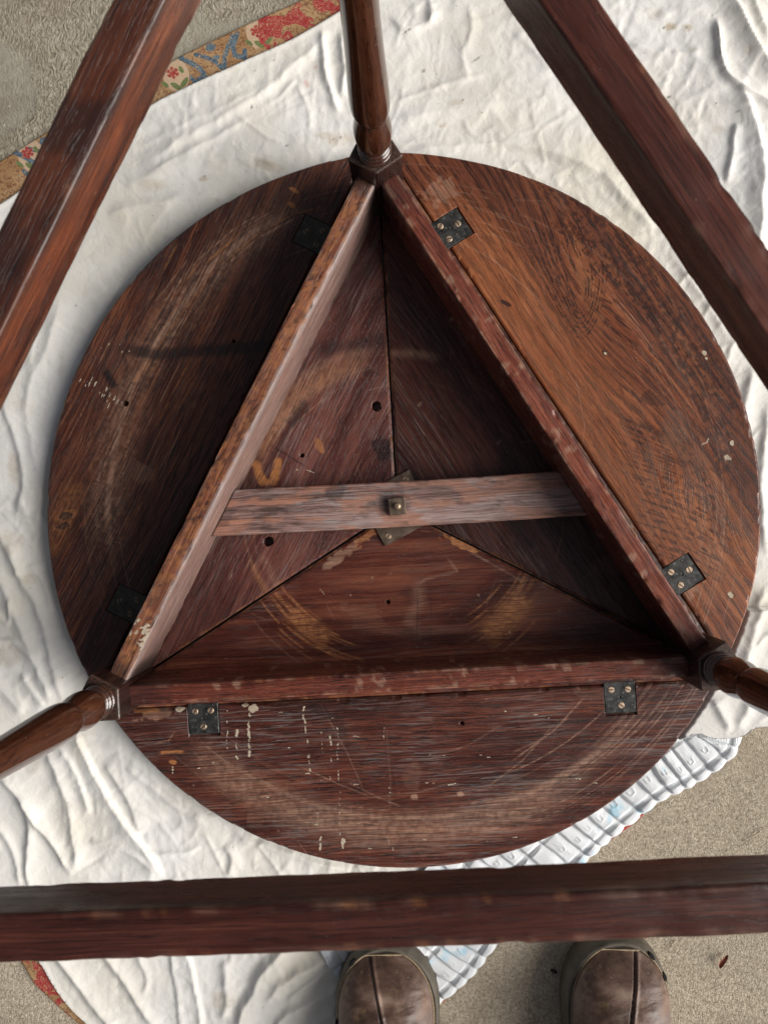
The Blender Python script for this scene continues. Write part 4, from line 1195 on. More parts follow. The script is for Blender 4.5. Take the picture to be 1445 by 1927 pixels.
def wear_leaf_bottom(pt):
    r = random.Random(41)
    cx = at((757, 962), 0)[0]
    pt.arc(0, 0.338, 222, 302, 54, 0.68, 1.0, cx, 0.45); pt.arc(0, 0.326, 226, 318, 12, 0.8, 0.8, cx, 0.4); pt.arc(0, 0.335, 262, 312, 20, 0.3, 1.0, cx)
    for _ in range(58):
        rr = 0.331 + r.gauss(0, 0.016); a = r.uniform(218, 312)
        pt.arc(0, rr, a, a + r.uniform(6, 40), r.uniform(0.9, 2.4), abs(r.gauss(0, 0.4)) + 0.12, 0.8, cx)
    for x0, y0, x1, y1, k_ in ((960, 1435, 1110, 1300, 0.8), (1090, 1440, 1230, 1300, 0.7), (1130, 1430, 1260, 1300, 0.6), (905, 1490, 1045, 1360, 0.6), (960, 1418, 1075, 1345, 0.5), (800, 1430, 950, 1360, 0.35), (650, 1470, 760, 1520, 0.5), (560, 1440, 700, 1500, 0.6), (700, 1500, 860, 1470, 0.5), (290, 1400, 330, 1375, 0.7), (600, 1320, 690, 1500, 0.4), (725, 1350, 730, 1600, 0.25)):
        pt.line(0, [(x0, y0), ((x0 + x1) / 2 + 8, (y0 + y1) / 2 + 6), (x1, y1)], 2.2, k_, 0.7, 0.4)
    def drip(x, y0, y1, w=4, k_=0.95, dx=0):
        y = y0
        while y < y1:
            l = r.uniform(4, 13)
            pt.line(2, [(x + dx * (y - y0) + r.uniform(-1.5, 1.5), y), (x + dx * (y - y0) + r.uniform(-1.5, 1.5), min(y + l, y1))], w * r.uniform(0.45, 1.25), k_ * r.uniform(0.7, 1.15), 0.5, 0.4, fade=False)
            y += l + abs(r.gauss(0, 9))
    drip(428, 1335, 1410, 2.6, 0.8); drip(446, 1375, 1428, 4.4, 1.05); drip(469, 1342, 1425, 4.6, 1.05); drip(575, 1355, 1450, 4.6, 1.0, 0.09); drip(572, 1330, 1352, 5, 0.8)
    drip(606, 1360, 1420, 2.6, 0.7); drip(622, 1385, 1470, 3.4, 0.8); drip(636, 1370, 1470, 3.0, 0.8); drip(597, 1530, 1560, 2.6, 0.7); drip(603, 1575, 1606, 3.2, 1.0); drip(645, 1580, 1596, 6, 1.1); drip(722, 1370, 1470, 2.4, 0.65); drip(733, 1480, 1625, 2.2, 0.55); drip(740, 1590, 1620, 3, 0.75); drip(640, 1490, 1570, 2.4, 0.6)
    pt.blob(2, (477, 1333), 9, 7, 1.1, 0, 0.4); pt.blob(2, (462, 1327), 8, 3, 0.8); pt.blob(2, (340, 1336), 9, 5, 0.7, 0, 0.9)
    pt.line(3, [(298, 1417), (330, 1414), (350, 1416)], 6, 0.9, 0.5, 0.6); pt.blob(3, (326, 1434), 6, 4, 1.1); pt.line(2, [(326, 1440), (325, 1458)], 3, 0.7)
    pt.blob(0, (300, 1345), 36, 9, 0.5, 0.1, 0.8); pt.blob(3, (275, 1338), 22, 5, 0.4)
    pt.blob(0, (780, 1500), 8, 5, 0.9); pt.blob(0, (868, 1494), 7, 4, 0.9); pt.line(2, [(840, 1478), (860, 1474)], 3, 0.7)
    pt.blob(1, (600, 1335), 26, 10, 0.5, -0.5); pt.blob(1, (640, 1370), 10, 40, 0.35, 0.3)
    for _ in range(40):
        x, y = r.uniform(320, 1150), r.uniform(1330, 1600)
        pt.line(2, [(x, y), (x + r.uniform(2, 9), y + r.uniform(-1, 1))], r.uniform(1.5, 2.6), r.uniform(0.6, 0.95), 0.6, 0.3, fade=False)

def fig_right(al, ac):
    # cathedral figure: growth lines close into long loops part way along the leaf
    n, s_ = frame(30)
    out = ac.copy()
    for px, sa, sc_, am in (((1075, 520), 0.110, 0.024, 0.024), ((1255, 830), 0.120, 0.030, -0.024), ((960, 400), 0.12, 0.03, -0.012), ((1330, 1000), 0.08, 0.03, 0.014)):
        p = at(px, 0)[0]
        u = (al - p @ s_) / sa; v = (ac - p @ n) / sc_
        out = out + am * np.exp(-u * u - v * v)
    return al, out
leaf(30, W_LEAF_R, 4, wear_leaf_right, 'warm orange-brown oak leaf with open grain', fig_right)
leaf(150, W_LEAF_L, 6, wear_leaf_left, 'blackened oak leaf with a pale worn ring')
leaf(270, W_LEAF_B, 8, wear_leaf_bottom, 'streaky red-brown leaf with cream paint drips')

# ---- bars (rails, stretchers, batten)
def bar_mesh(name, L, w, h, mat, seed, bev=0.0015, wob=0.0003, edgew=0.5, n=220, nf=5, wearfn=None):
    """rounded bar along X, base at z=0"""
    prof = []; tag_ = []
    hw = w / 2
    cor = [(hw, 0), (hw, h), (-hw, h), (-hw, 0)]
    cd = [(-1, 1), (-1, -1), (1, -1), (1, 1)]
    st = [-90, 0, 90, 180]
    for (cy, cz), (dy, dz), a0 in zip(cor, cd, st):
        for k_ in range(4):
            a = RAD(a0 + 30 * k_)
            prof.append((cy + dy * bev + bev * math.cos(a), cz + dz * bev + bev * math.sin(a))); tag_.append(1.0)
    # points along the faces
    full = []; ft = []
    for c in range(4):
        full += prof[c * 4:c * 4 + 4]; ft += [1.0] * 4
        p0 = np.array(prof[c * 4 + 3]); p1 = np.array(prof[((c + 1) % 4) * 4])
        for k_ in range(1, nf + 1):
            full.append(tuple(p0 + (p1 - p0) * k_ / (nf + 1))); ft.append(0.0)
    full = np.array(full); ft = np.array(ft); m = len(full)
    xs = np.linspace(-L / 2, L / 2, n)
    X = np.repeat(xs, m); Y = np.tile(full[:, 0], n); Z = np.tile(full[:, 1], n); T = np.tile(ft, n)
    cy, cz = 0, h / 2
    nz_ = (fbm(X * 60, Y * 90 + Z * 70 + seed, seed, 3) - 0.5)
    dent = sstep(0.60, 0.80, fbm(X * 90, Y * 160 + Z * 120, seed + 4, 3)) * T
    k_ = 1 + (nz_ * wob - dent * 0.0005) / (w / 2)
    Yd = Y * k_; Zd = cz + (Z - cz) * k_
    bow = 0.0006 * np.sin(xs / L * 5 + seed)
    Yd = Yd + np.repeat(bow, m)
    V = np.c_[X, Yd, Zd]
    i = np.arange(n - 1)[:, None] * m + np.arange(m)[None, :]
    j = np.arange(n - 1)[:, None] * m + ((np.arange(m) + 1) % m)[None, :]
    F = np.c_[i.ravel(), j.ravel(), j.ravel() + m, i.ravel() + m]
    # end caps: quads across the section
    caps = []
    for base, fl in ((0, True), ((n - 1) * m, False)):
        for q in range(m // 2 - 1):
            f_ = [base + q, base + q + 1, base + m - 2 - q, base + m - 1 - q]
            caps.append(f_[::-1] if not fl else f_)
    F = np.r_[F, np.array(caps)[:, ::-1]]
    we = np.zeros((len(V), 4))
    we[:, 0] = T * edgew * sstep(0.46, 0.72, fbm(X * 80, Y * 90 + Z * 60, seed + 8, 3)) * 0.9
    we[:, 1] = 0.22 * sstep(0.56, 0.74, fbm(X * 16, Y * 60 + Z * 50, seed + 12, 3))
    we[:, 3] = 0.22 * T * sstep(0.68, 0.80, fbm(X * 170, Y * 60 + Z * 30, seed + 15, 2))
    if wearfn:
        wearfn(X, Y, Z, we)
    gc = np.c_[X + seed * 2.3, Y + seed * 0.9, Z + seed * 0.5]
    return new_mesh(name, V, F, mat, True, {'gc': gc, 'wear': we})

RL = 2 * (LR * math.cos(RAD(30)) - RIN) + 0.004
def rail_left_wear_sheen(X, Y, Z, we):
    top_ = Z > HR - 0.001
    n_ = fbm(X * 190, Y * 420, 77, 3)
    we[:, 3] = np.maximum(we[:, 3], top_ * 0.45 * sstep(0.46, 0.62, n_))
    we[:, 1] = np.maximum(we[:, 1], top_ * 0.7 * sstep(0.66, 0.75, fbm(X * 120 + Y * 300, Y * 240 - X * 60, 79, 3)))
    we[:, 2] = np.maximum(we[:, 2], top_ * 0.8 * sstep(0.024, 0.008, np.abs(X - 0.222)) * sstep(0.46, 0.58, fbm(X * 260, Y * 260, 81, 3)))
    we[:, 1] = np.maximum(we[:, 1], 0.75 * sstep(0.245, 0.262, np.abs(X)))
    edge_ = (Z > HR - 0.0022) & (Y > W_ / 2 - 0.0014)
    we[:, 0] = np.where(edge_, 1.5, we[:, 0]); we[:, 1] = np.where(edge_, 0, we[:, 1])
    we[:, 0] = np.maximum(we[:, 0], (Y > W_ / 2 - 0.0004) * 0.62)  # inner face: grey sheen painted in through the scuff channel
def rail_wear(X, Y, Z, we):
    we[:, 1] = np.maximum(we[:, 1], 0.7 * sstep(0.215, 0.255, np.abs(X)) * (0.6 + 0.6 * fbm(X * 40, Y * 60, 5, 2)))
    sp = sstep(0.74, 0.80, fbm(X * 110, Y * 110 + Z * 40, 91, 2))
    we[:, 0] = np.maximum(we[:, 0], 0.7 * sp)
for deg, mt, sd, fn in ((30, W_RAIL, 3, rail_wear), (150, W_RAIL_L, 5, rail_left_wear_sheen), (270, W_RAIL, 7, rail_wear)):
    n, s = frame(deg)
    obj('rail', bar_mesh('rail', RL, W_, HR - 0.0004, mt, sd, 0.0012, 0.0003, 0.55, wearfn=fn), table,
        (n[0] * B_, n[1] * B_, TH + 0.0004), RAD(deg + 90))
def str_left_tone(X, Y, Z, we):
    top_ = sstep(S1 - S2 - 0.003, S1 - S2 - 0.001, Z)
    we[:, 1] = np.maximum(we[:, 1], top_ * (0.50 + 0.35 * sstep(0.4, 0.6, fbm(X * 40, Y * 60, 301, 3))))  # top face darker, in uneven blotches
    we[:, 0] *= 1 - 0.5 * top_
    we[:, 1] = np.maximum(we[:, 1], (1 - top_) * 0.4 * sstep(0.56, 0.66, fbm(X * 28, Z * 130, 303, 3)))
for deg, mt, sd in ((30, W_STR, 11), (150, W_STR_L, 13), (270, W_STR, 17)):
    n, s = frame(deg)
    obj('stretcher', bar_mesh('stretcher', RL, WS, S1 - S2, mt, sd, 0.0014, 0.0005, 0.22, wearfn=str_left_tone if deg == 150 else None), table,
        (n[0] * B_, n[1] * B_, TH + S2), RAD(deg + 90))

def bat_wear(X, Y, Z, we):
    d = np.hypot(X, Y)
    we[:, 1] = np.maximum(we[:, 1], 0.65 * sstep(0.024, 0.012, np.hypot(X + 0.004, Y * 1.4)) * sstep(0.3, 0.6, fbm(X * 150, Y * 300, 3, 2) + 0.1))
    n_ = fbm(X * 22, Y * 90, 201, 4)
    we[:, 0] = np.maximum(we[:, 0], 0.75 * sstep(0.52, 0.64, n_))
    we[:, 1] = np.maximum(we[:, 1], 0.5 * sstep(0.62, 0.70, fbm(X * 30 + 4, Y * 110, 205, 4)))
    we[:, 1] = np.maximum(we[:, 1], 0.55 * sstep(1.15, 0.8, np.hypot((X + 0.072) / 0.012, (Y - 0.016) / 0.010) + 0.4 * (fbm(X * 200, Y * 200, 4, 2) - 0.5)))
batten = obj('batten', bar_mesh('batten', 0.392, 0.0470, 0.020, W_BAT, 23, 0.0020, 0.0007, 0.35, n=200, nf=16, wearfn=bat_wear), table,
             (0, 0.0040, TH + 0.008), 0)
# trim the batten ends to the slope of the rails it runs between
for v in batten.data.vertices:
    y = v.co.y + 0.0040
    lim = (B_ - W_ / 2 - y * 0.5) / math.cos(RAD(30)) - 0.0004      # inner faces of the two side rails
    v.co.x = v.co.x / 0.196 * lim

# ---- legs: block + turned shaft, one mesh per leg with the block as its own part
def leg_mesh():
    pr = [(0.1150, 0.0150), (0.1156, 0.0157), (0.1168, 0.0160), (0.1182, 0.0157), (0.1188, 0.0144), (0.1194, 0.0137), (0.1202, 0.0138), (0.1208, 0.0149), (0.1222, 0.0157), (0.1238, 0.0156), (0.1250, 0.0147),
          (0.1256, 0.0136), (0.1262, 0.0130), (0.1268, 0.0135), (0.1276, 0.0142), (0.1286, 0.0144), (0.1294, 0.0138), (0.1299, 0.0127), (0.1306, 0.0123), (0.1332, 0.0133), (0.1380, 0.0150), (0.1440, 0.0163), (0.1510, 0.0171), (0.1580, 0.0173),
          (0.1650, 0.0170), (0.1720, 0.0161), (0.1790, 0.0148), (0.1840, 0.0139), (0.1860, 0.0136), (0.1868, 0.0131), (0.1876, 0.0130), (0.1886, 0.0137), (0.1910, 0.0147), (0.1950, 0.0158), (0.2000, 0.0165), (0.2060, 0.0168), (0.2160, 0.0169),
          (0.2400, 0.0163), (0.2700, 0.0152), (0.3000, 0.0142), (0.3300, 0.0135), (0.3700, 0.0132), (0.4200, 0.0135), (0.4600, 0.0142), (0.4750, 0.0140), (0.4780, 0.0130), (0.4800, 0.0130), (0.4830, 0.0150), (0.4900, 0.0168), (0.4980, 0.0166), (0.5060, 0.0140), (0.5080, 0.0128), (0.5100, 0.0150), (0.5150, 0.0160), (0.5200, 0.0155)]
    low = [(0.6050, 0.0155), (0.6080, 0.0162), (0.6110, 0.0150), (0.6130, 0.0130), (0.6180, 0.0150), (0.6280, 0.0172), (0.6400, 0.0174), (0.6500, 0.0160), (0.6580, 0.0140), (0.6600, 0.0100)]
    V = []; F = []; NA = 56
    for prof in (pr, low):
        b = len(V)
        for z_, r_ in prof:
            for k_ in range(NA):
                a = 2 * math.pi * k_ / NA
                V.append((r_ * math.cos(a), r_ * math.sin(a), z_))
        for i in range(len(prof) - 1):
            for k_ in range(NA):
                k2 = (k_ + 1) % NA
                F.append((b + i * NA + k_, b + i * NA + k2, b + (i + 1) * NA + k2, b + (i + 1) * NA + k_))
    F.append(tuple(range(len(V) - NA, len(V))))
    V = np.array(V)
    gc = np.c_[V[:, 2], V[:, 0] * 0.35, V[:, 1] * 0.35]
    we = np.zeros((len(V), 4))
    zr = V[:, 2]
    we[:, 1] = 0.30 * sstep(0.134, 0.128, zr) + 0.8 * np.exp(-((zr - 0.1872) / 0.0012) ** 2)
    return new_mesh('leg', V, [list(f) for f in F], W_LEG, True, {'gc': gc, 'wear': we})
def block_mesh(z0, z1):
    k_ = [(-RVX, 0), (-RVX + EE * 0.5, -EE * 0.866), (0.0189, -0.0113), (0.0189, 0.0113), (-RVX + EE * 0.5, EE * 0.866)]
    k_ = np.array(k_); c = k_.mean(0)
    def ins(d):
        out = []
        for i in range(5):
            p, q, r_ = k_[i - 1], k_[i], k_[(i + 1) % 5]
            e1 = (q - p) / np.linalg.norm(q - p); e2 = (r_ - q) / np.linalg.norm(r_ - q)
            n1 = np.array([-e1[1], e1[0]]); n2 = np.array([-e2[1], e2[0]])
            m_ = (n1 + n2) / (1 + n1 @ n2)
            out.append(q + m_ * d)
        return np.array(out)
    b = 0.0011
    def ring(d, cut, z_):
        p = ins(d); out = []
        for i in range(5):
            for nb_ in (p[i - 1], p[(i + 1) % 5]):
                e_ = (nb_ - p[i]); e_ /= np.linalg.norm(e_)
                out.append((*(p[i] + e_ * cut), z_))
        return out
    N_ = 24
    zs_ = [z0] + list(np.linspace(z0 + b, z1 - b, N_)) + [z1]
    V = []
    for i, z_ in enumerate(zs_):
        V += ring(b if i in (0, len(zs_) - 1) else 0, b, z_)
    m_ = 10; F = []
    for i in range(len(zs_) - 1):
        for q in range(m_):
            q2 = (q + 1) % m_
            F.append([i * m_ + q, i * m_ + q2, (i + 1) * m_ + q2, (i + 1) * m_ + q])
    F.append(list(range(m_))[::-1]); F.append(list(range((len(zs_) - 1) * m_, len(zs_) * m_)))
    V = np.array(V)
    gc = np.c_[V[:, 2], V[:, 0], V[:, 1]]
    we = np.zeros((len(V), 4))
    we[-10:, 0] = 0.10; we[-20:-10, 0] = 0.12
    me = new_mesh('block', V, F, W_BLOCK, False, {'gc': gc, 'wear': we})
    return me
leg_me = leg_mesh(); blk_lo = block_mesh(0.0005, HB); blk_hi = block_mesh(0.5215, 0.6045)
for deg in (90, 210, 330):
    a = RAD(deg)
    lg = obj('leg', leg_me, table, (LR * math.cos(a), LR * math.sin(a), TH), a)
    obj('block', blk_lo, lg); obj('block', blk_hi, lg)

# ---- hinges with three slotted screws each
def plate_mesh(name, w, h, t, mat, bev=0.0005, dimple=False):
    V = []; F = []
    hw, hh = w / 2, h / 2
    for z_, d in ((0, 0), (t - bev, 0), (t, bev)):
        V += [(-hw + d, -hh + d, z_), (hw - d, -hh + d, z_), (hw - d, hh - d, z_), (-hw + d, hh - d, z_)]
    for i in range(2):
        for q in range(4):
            q2 = (q + 1) % 4
            F.append([i * 4 + q, i * 4 + q2, i * 4 + 4 + q2, i * 4 + 4 + q])
    if dimple:
        b = len(V); NA = 16
        for r_, z_ in ((0.0016, t), (0.0011, t - 0.0006), (0.0003, t - 0.0008)):
            V += [(r_ * math.cos(2 * math.pi * (k_ - 5.5) / NA - math.pi / 16 * 0), r_ * math.sin(2 * math.pi * (k_ - 5.5) / NA), z_) for k_ in range(NA)]
        c = 8
        # top face around the dimple: each side takes a quarter of the circle
        for q in range(4):
            q2 = (q + 1) % 4
            arc_ = [b + (q * 4 + k_) % NA for k_ in range(5)]
            F.append([c + q, c + q2] + arc_[::-1])
        for i in range(2):
            for k_ in range(NA):
                k2 = (k_ + 1) % NA
                F.append([b + i * NA + k_, b + i * NA + k2, b + (i + 1) * NA + k2, b + (i + 1) * NA + k_])
        F.append([b + 2 * NA + k_ for k_ in range(NA)])
    else:
        F.append([8, 9, 10, 11])
    return new_mesh(name, V, F, mat, False)
def screw_mesh(r=0.0034):
    V = []; F = []
    sw_ = 0.00048
    for sgn in (1, -1):
        b = len(V)
        a0 = math.asin(sw_ / r)
        an = np.linspace(a0, math.pi - a0, 12)
        for rr, z_ in ((1.0, -0.0004), (1.0, 0.0002), (0.86, 0.00055)):
            V += [(rr * r * math.cos(a), sgn * max(rr * r * math.sin(a), sw_), z_) for a in an]
        for i in range(2):
            for q in range(11):
                f_ = [b + i * 12 + q, b + i * 12 + q + 1, b + (i + 1) * 12 + q + 1, b + (i + 1) * 12 + q]
                F.append(f_ if sgn > 0 else f_[::-1])
            f_ = [b + i * 12 + 11, b + i * 12, b + (i + 1) * 12, b + (i + 1) * 12 + 11]
            F.append(f_ if sgn > 0 else f_[::-1])
        top_ = [b + 24 + q for q in range(12)]
        F.append(top_ if sgn > 0 else top_[::-1])
    b = len(V)
    V += [(-r, -sw_, -0.00025), (r, -sw_, -0.00025), (r, sw_, -0.00025), (-r, sw_, -0.00025)]
    F.append([b, b + 1, b + 2, b + 3])
    return new_mesh('screw', V, F, M_SCREW, False)
M_HINGE_D = metal('shaded_black_steel', (0.016, 0.014, 0.010), (0.062, 0.056, 0.042), (0.45, 0.65), metalness=0.2)  # shaded copy for the left leaf's hinges, shade put into the colour
M_SCREW_D = metal('shaded_brass_screw', (0.06, 0.045, 0.030), (0.19, 0.145, 0.095), (0.45, 0.65), 500, 0.4)  # brass screw colour darkened for the shade on that side
hinge_me = plate_mesh('hinge', HS, HS, 0.0030, M_HINGE, 0.0005, True)
screw_me = screw_mesh()
hinge_dk = hinge_me.copy(); hinge_dk.materials.clear(); hinge_dk.materials.append(M_HINGE_D)
screw_dk = screw_me.copy(); screw_dk.materials.clear(); screw_dk.materials.append(M_SCREW_D)
for i, (deg, hs, hn) in enumerate(hinge_pos):
    n, s = frame(deg)
    p = n * hn + s * hs
    a = RAD(deg - 90)
    hg = obj('hinge', hinge_dk if deg == 150 else hinge_me, table, (p[0], p[1], TH - 0.0031), a)
    for sx, sy in ((-0.0085, -0.0080), (0.0085, -0.0080), (0.0, 0.0085)):
        obj('screw', screw_dk if deg == 150 else screw_me, hg, (sx + rnd.uniform(-1, 1) * 0.0008, sy + rnd.uniform(-1, 1) * 0.0006, 0.0030), rnd.uniform(0, 3.1))

# ---- pivot plate, nut and bolt end
pv = obj('pivot_plate', plate_mesh('pivot_plate', 0.0600, 0.0600, 0.0026, M_PLATE, 0.0004), table, (-0.0009, 0.0, TH + 0.0006), RAD(24.3))
for q in range(4):
    a = RAD(45 + 90 * q)
    obj('screw', screw_me, pv, (0.0315 * math.cos(a), 0.0315 * math.sin(a), 0.0026), rnd.uniform(0, 3))
nut = obj('nut', plate_mesh('nut', 0.0172, 0.0172, 0.0066, M_PLATE, 0.0007), table, (0.0000, 0.0013, TH + 0.0280), RAD(3))
def bolt_mesh():
    V = []; F = []; NA = 20
    for r_, z_ in ((0.0034, 0.0), (0.0034, 0.0042), (0.0030, 0.0048), (0.0012, 0.0051)):
        V += [(r_ * math.cos(2 * math.pi * k_ / NA), r_ * math.sin(2 * math.pi * k_ / NA), z_) for k_ in range(NA)]
    for i in range(3):
        for k_ in range(NA):
            k2 = (k_ + 1) % NA
            F.append([i * NA + k_, i * NA + k2, (i + 1) * NA + k2, (i + 1) * NA + k_])
    F.append([3 * NA + k_ for k_ in range(NA)])
    return new_mesh('bolt', V, F, M_SCREW, True)
obj('bolt', bolt_mesh(), nut, (0.0006, 0.0, 0.0064))

# ------------------------------------------------------------------ shoes
def tube(path, r, n=8, closed=False):
    path = np.asarray(path, float); m = len(path)
    if np.ndim(r) == 0:
        r = np.full(m, r)
    t = np.gradient(path, axis=0) if not closed else np.roll(path, -1, 0) - np.roll(path, 1, 0)
    t /= np.linalg.norm(t, axis=1)[:, None]
    up = np.array([0, 0, 1.0])
    b = np.cross(t, up); b /= np.maximum(np.linalg.norm(b, axis=1), 1e-6)[:, None]
    c = np.cross(b, t)
    an = np.linspace(0, 2 * math.pi, n, endpoint=False)
    V = path[:, None] + r[:, None, None] * (np.cos(an)[None, :, None] * b[:, None] + np.sin(an)[None, :, None] * c[:, None])
    V = V.reshape(-1, 3)
    F = []
    M_ = m if closed else m - 1
    for i in range(M_):
        i2 = (i + 1) % m
        for k_ in range(n):
            k2 = (k_ + 1) % n
            F.append([i * n + k_, i * n + k2, i2 * n + k2, i2 * n + k_])
    return V, F

def shoe(loc, rot, mirror, label):
    """toe points to +Y; origin under the toe cap"""
    root = bpy.data.objects.new('shoe', None); COL.objects.link(root)
    root.location = loc; root.rotation_euler = (0, 0, rot)
    root['label'] = label; root['category'] = 'shoe'; root['group'] = 'worn brown leather shoes'
    L = 0.285
    def halfw(y, side):                       # y: 0 at toe tip, to -L at heel
        t = np.clip(-y / L, 0, 1)
        toe = np.sqrt(np.clip(1 - (1 - np.clip(t / 0.24, 0, 1)) ** 2.2, 0, 1))
        heel = np.sqrt(np.clip(1 - np.clip((t - 0.82) / 0.18, 0, 1) ** 2.4, 0, 1))
        w = 0.0545 - 0.010 * sstep(0.30, 0.60, t) + 0.002 * sstep(0.7, 0.9, t)
        return w * toe * heel * (1 + 0.04 * side * mirror * np.cos(t * 3))
    # outline ring
    th = np.linspace(0, 2 * math.pi, 140, endpoint=False)
    ys = -L * (0.5 - 0.5 * np.cos(th)); side = np.where(np.sin(th) >= 0, 1, -1)
    xs = side * halfw(ys, side) + 0.010 * mirror * sstep(0.0, 0.25, 1 - (-ys / L) / 0.25) * 0.0
    out = np.c_[xs, ys]
    cen_ = np.array([0, -L * 0.45])
    rings = [(1.00, 0.0), (1.02, 0.004), (1.02, 0.010), (1.005, 0.013), (1.02, 0.018), (1.015, 0.027), (0.99, 0.034), (0.965, 0.037), (0.93, 0.0365), (0.90, 0.034)]
    V = []; F = []
    for k_, z_ in rings:
        sc_ = np.where(np.abs(out - cen_) > 0, k_, k_)
        q = cen_ + (out - cen_) * np.c_[1 - (1 - k_) * 1.1 + np.zeros(len(out)), 1 - (1 - k_) * 0.45 + np.zeros(len(out))]
        V += [(x, y, z_) for x, y in q]
    M_ = len(out)
    for i in range(len(rings) - 1):
        for q in range(M_):
            q2 = (q + 1) % M_
            F.append([i * M_ + q, i * M_ + q2, (i + 1) * M_ + q2, (i + 1) * M_ + q])
    F.append(list(range(M_))[::-1]); F.append(list(range((len(rings) - 1) * M_, len(rings) * M_)))
    obj('sole', new_mesh('sole', V, F, M_RUBBER, True), root)
    # leather vamp, two halves either side of a raised seam that leans inwards
    NU, NV = 90, 71
    tu = np.linspace(0, 1, NU); vv = np.linspace(-1, 1, NV)
    Y = -0.006 - 0.170 * tu[:, None] ** 1.0 + np.zeros((1, NV))
    inset = 0.925
    Wd = np.maximum(halfw(np.minimum(Y + 0.003, 0), 0) * inset, 0.0005)
    X = vv[None, :] * Wd
    crown = 0.020 + 0.042 * sstep(0.0, 0.7, tu)[:, None]
    arch = np.sqrt(np.clip(1 - np.abs(vv[None, :]) ** 2.6, 0, 1))
    Zt = 0.033 + crown * arch * sstep(0, 0.20, tu)[:, None] ** 0.6
    seamx = -mirror * np.clip(0.016 - 0.24 * (-Y - 0.006), -0.008, 0.02)
    ds = X - seamx
    Zt += 0.0022 * np.exp(-((ds - 0.0022) / 0.0016) ** 2) - (0.0050 if mirror < 0 else 0.0030) * np.exp(-(ds / 0.0008) ** 2)
    cre = fbm(X * 55 + 7 * mirror, Y * 150, 61, 3)
    Zt += 0.0060 * (cre - 0.5) * sstep(0.1, 0.5, tu)[:, None] * arch
    for yy, aa, xx in ((-0.060, 0.35, -0.02), (-0.074, 0.25, -0.022), (-0.055, -0.05, 0.020), (-0.070, -0.05, 0.022), (-0.088, 0.1, 0.015), (-0.090, 0.3, -0.025)):
        dd = (Y - yy) - aa * (X - xx)
        Zt += 0.0014 * np.exp(-(dd / 0.0016) ** 2) * np.exp(-((X - xx) / 0.012) ** 2)
    obj('upper', new_mesh('upper', np.c_[X.ravel(), Y.ravel(), Zt.ravel()], grid_faces(NU, NV), M_LEATHER, True), root)
    # heel counter behind the opening
    hb = [i for i in range(M_) if out[i, 1] < -0.150]
    hb = sorted(hb, key=lambda i: th[i])
    V = []; F = []
    for z_, k_ in ((0.030, 0.93), (0.050, 0.92), (0.066, 0.88), (0.066, 0.83), (0.030, 0.84)):
        for i in hb:
            q = cen_ + (out[i] - cen_) * k_
            V.append((q[0], q[1], z_))
    m2 = len(hb)
    for i in range(4):
        for q in range(m2 - 1):
            F.append([i * m2 + q, i * m2 + q + 1, (i + 1) * m2 + q + 1, (i + 1) * m2 + q])
    obj('heel_counter', new_mesh('heel_counter', V, F, M_LEATHER, True), root)
    # rope stitching around the vamp
    pth = []
    for k_ in range(0, 110):
        t = k_ / 109
        sgn = 1 if t < 0.5 else -1
        u = abs(t - 0.5) * 2
        y = -0.008 - 0.165 * u ** 1.5
        x = sgn * max(float(halfw(np.array(min(y + 0.003, 0)), 0)) * 0.927, 0.0005)
        pth.append((x, y, 0.0362))
    pth = np.array(pth)
    pd = np.c_[np.interp(np.linspace(0, 109, 640), np.arange(110), pth[:, 0]), np.interp(np.linspace(0, 109, 640), np.arange(110), pth[:, 1]), np.full(640, 0.0366)]
    rr = 0.00085 + 0.00035 * np.sin(np.arange(640) * 1.15)
    Vt, Ft = tube(pd, rr, 7)
    obj('stitching', new_mesh('stitching', Vt, Ft, M_THREAD, True), root)
    # vent slots around the rubber rim
    for yv, sgn in (((-0.012, -1), (-0.075, -1), (-0.085, 1)) if mirror > 0 else ((-0.010, 1), (-0.031, 1), (-0.092, -1))):
        x = sgn * float(halfw(np.array(yv), sgn)) * 0.968
        x2 = sgn * float(halfw(np.array(yv - 0.008), sgn)) * 0.968
        a = math.atan2(-0.008, x2 - x)
        c = np.array([(x + x2) / 2, yv - 0.004, 0.0362])
        ov = []; of = []
        for zc, kk in ((-0.003, 1.0), (0.0012, 0.95), (0.0016, 0.6)):
            for q in range(14):
                an = 2 * math.pi * q / 14
                lx_, ly_ = 0.0050 * kk * math.cos(an), 0.0022 * kk * math.sin(an)
                ov.append((c[0] + lx_ * math.cos(a) - ly_ * math.sin(a), c[1] + lx_ * math.sin(a) + ly_ * math.cos(a), c[2] + zc))
        for i in range(2):
            for q in range(14):
                q2 = (q + 1) % 14
                of.append([i * 14 + q, i * 14 + q2, i * 14 + 14 + q2, i * 14 + 14 + q])
        of.append([28 + q for q in range(14)])
        obj('vent_slot', new_mesh('vent_slot', ov, of, M_BLACK, True), root)
    return root
tl = at((722, 1778), 0.0)[0]; tr_ = at((1166, 1768), 0.0)[0]
shoe((tl[0], tl[1], FLOOR + 0.0005), RAD(-1.5), 1, 'brown leather shoe standing against the white sheet and the pleated mat')
shoe((tr_[0], tr_[1], FLOOR + 0.0005), RAD(-4), -1, 'brown leather shoe standing alone on the bare concrete')

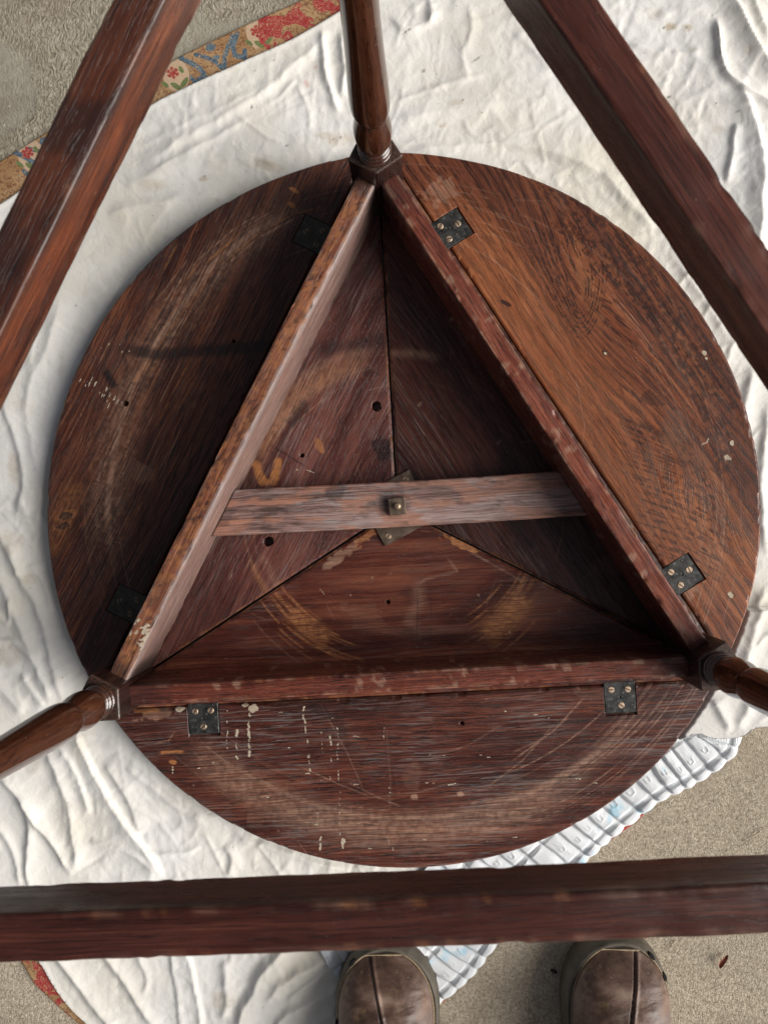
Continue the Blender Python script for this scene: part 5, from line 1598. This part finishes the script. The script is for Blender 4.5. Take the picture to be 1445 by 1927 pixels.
# ------------------------------------------------------------------ small litter on the concrete
def leaf_litter(c, L, wd, rot, label):
    p = at(c, FLOOR)[0]
    V = []; F = []
    n = 12
    for i in range(n):
        t = i / (n - 1)
        w = wd * math.sin(math.pi * min(0.97, 0.06 + t * 0.9)) ** 0.8
        zc = 0.002 + 0.003 * math.sin(t * 3.0)
        for q, k_ in enumerate((-1, -0.5, 0, 0.5, 1)):
            V.append(((t - 0.5) * L, k_ * w + 0.002 * math.sin(t * 4), zc + 0.0025 * abs(k_) ** 1.5))
    for i in range(n - 1):
        for q in range(4):
            F.append([i * 5 + q, i * 5 + 5 + q, i * 5 + 6 + q, i * 5 + 1 + q])
    obj('dead_leaf', new_mesh('dead_leaf', V, F, M_LEAFDRY, True), None, (p[0], p[1], FLOOR), rot, label, 'leaf')
leaf_litter((1357, 1806), 0.016, 0.003, 1.1, 'small curled red-brown leaf on the concrete right of the shoe')
def stalk(c, pts, r, label):
    p = at(c, FLOOR)[0]
    Vt, Ft = tube(np.array(pts), r, 6)
    obj('dry_stalk', new_mesh('dry_stalk', Vt, Ft, M_TWIG, True), None, (p[0], p[1], FLOOR), 0, label, 'stalk')
stalk((1412, 1572), [(-0.010, -0.006, 0.001), (-0.003, -0.001, 0.002), (0.004, 0.002, 0.0025), (0.012, 0.007, 0.002)], 0.00035, 'thin dry stalk on the concrete at the right edge')
stalk((1257, 1780), [(-0.003, -0.004, 0.001), (0.001, 0.000, 0.0016), (0.006, 0.006, 0.001)], 0.00035, 'short dry stalk on the concrete at the tip of the shoe')
sv = []; sf = []
for i in range(7):
    a = math.pi * i / 6
    for q in range(10):
        b = 2 * math.pi * q / 10
        sv.append((0.0042 * -math.cos(a), 0.0022 * math.sin(a) * math.cos(b), 0.0018 + 0.0018 * math.sin(a) * math.sin(b)))
for i in range(6):
    for q in range(10):
        q2 = (q + 1) % 10
        sf.append([i * 10 + q, i * 10 + q2, i * 10 + 10 + q2, i * 10 + 10 + q])
pc = at((1041, 1826), FLOOR)[0]
obj('seed', new_mesh('seed', sv, sf, M_SEED, True), None, (pc[0], pc[1], FLOOR), -0.5, 'dark seed on the concrete between the two shoes', 'seed')
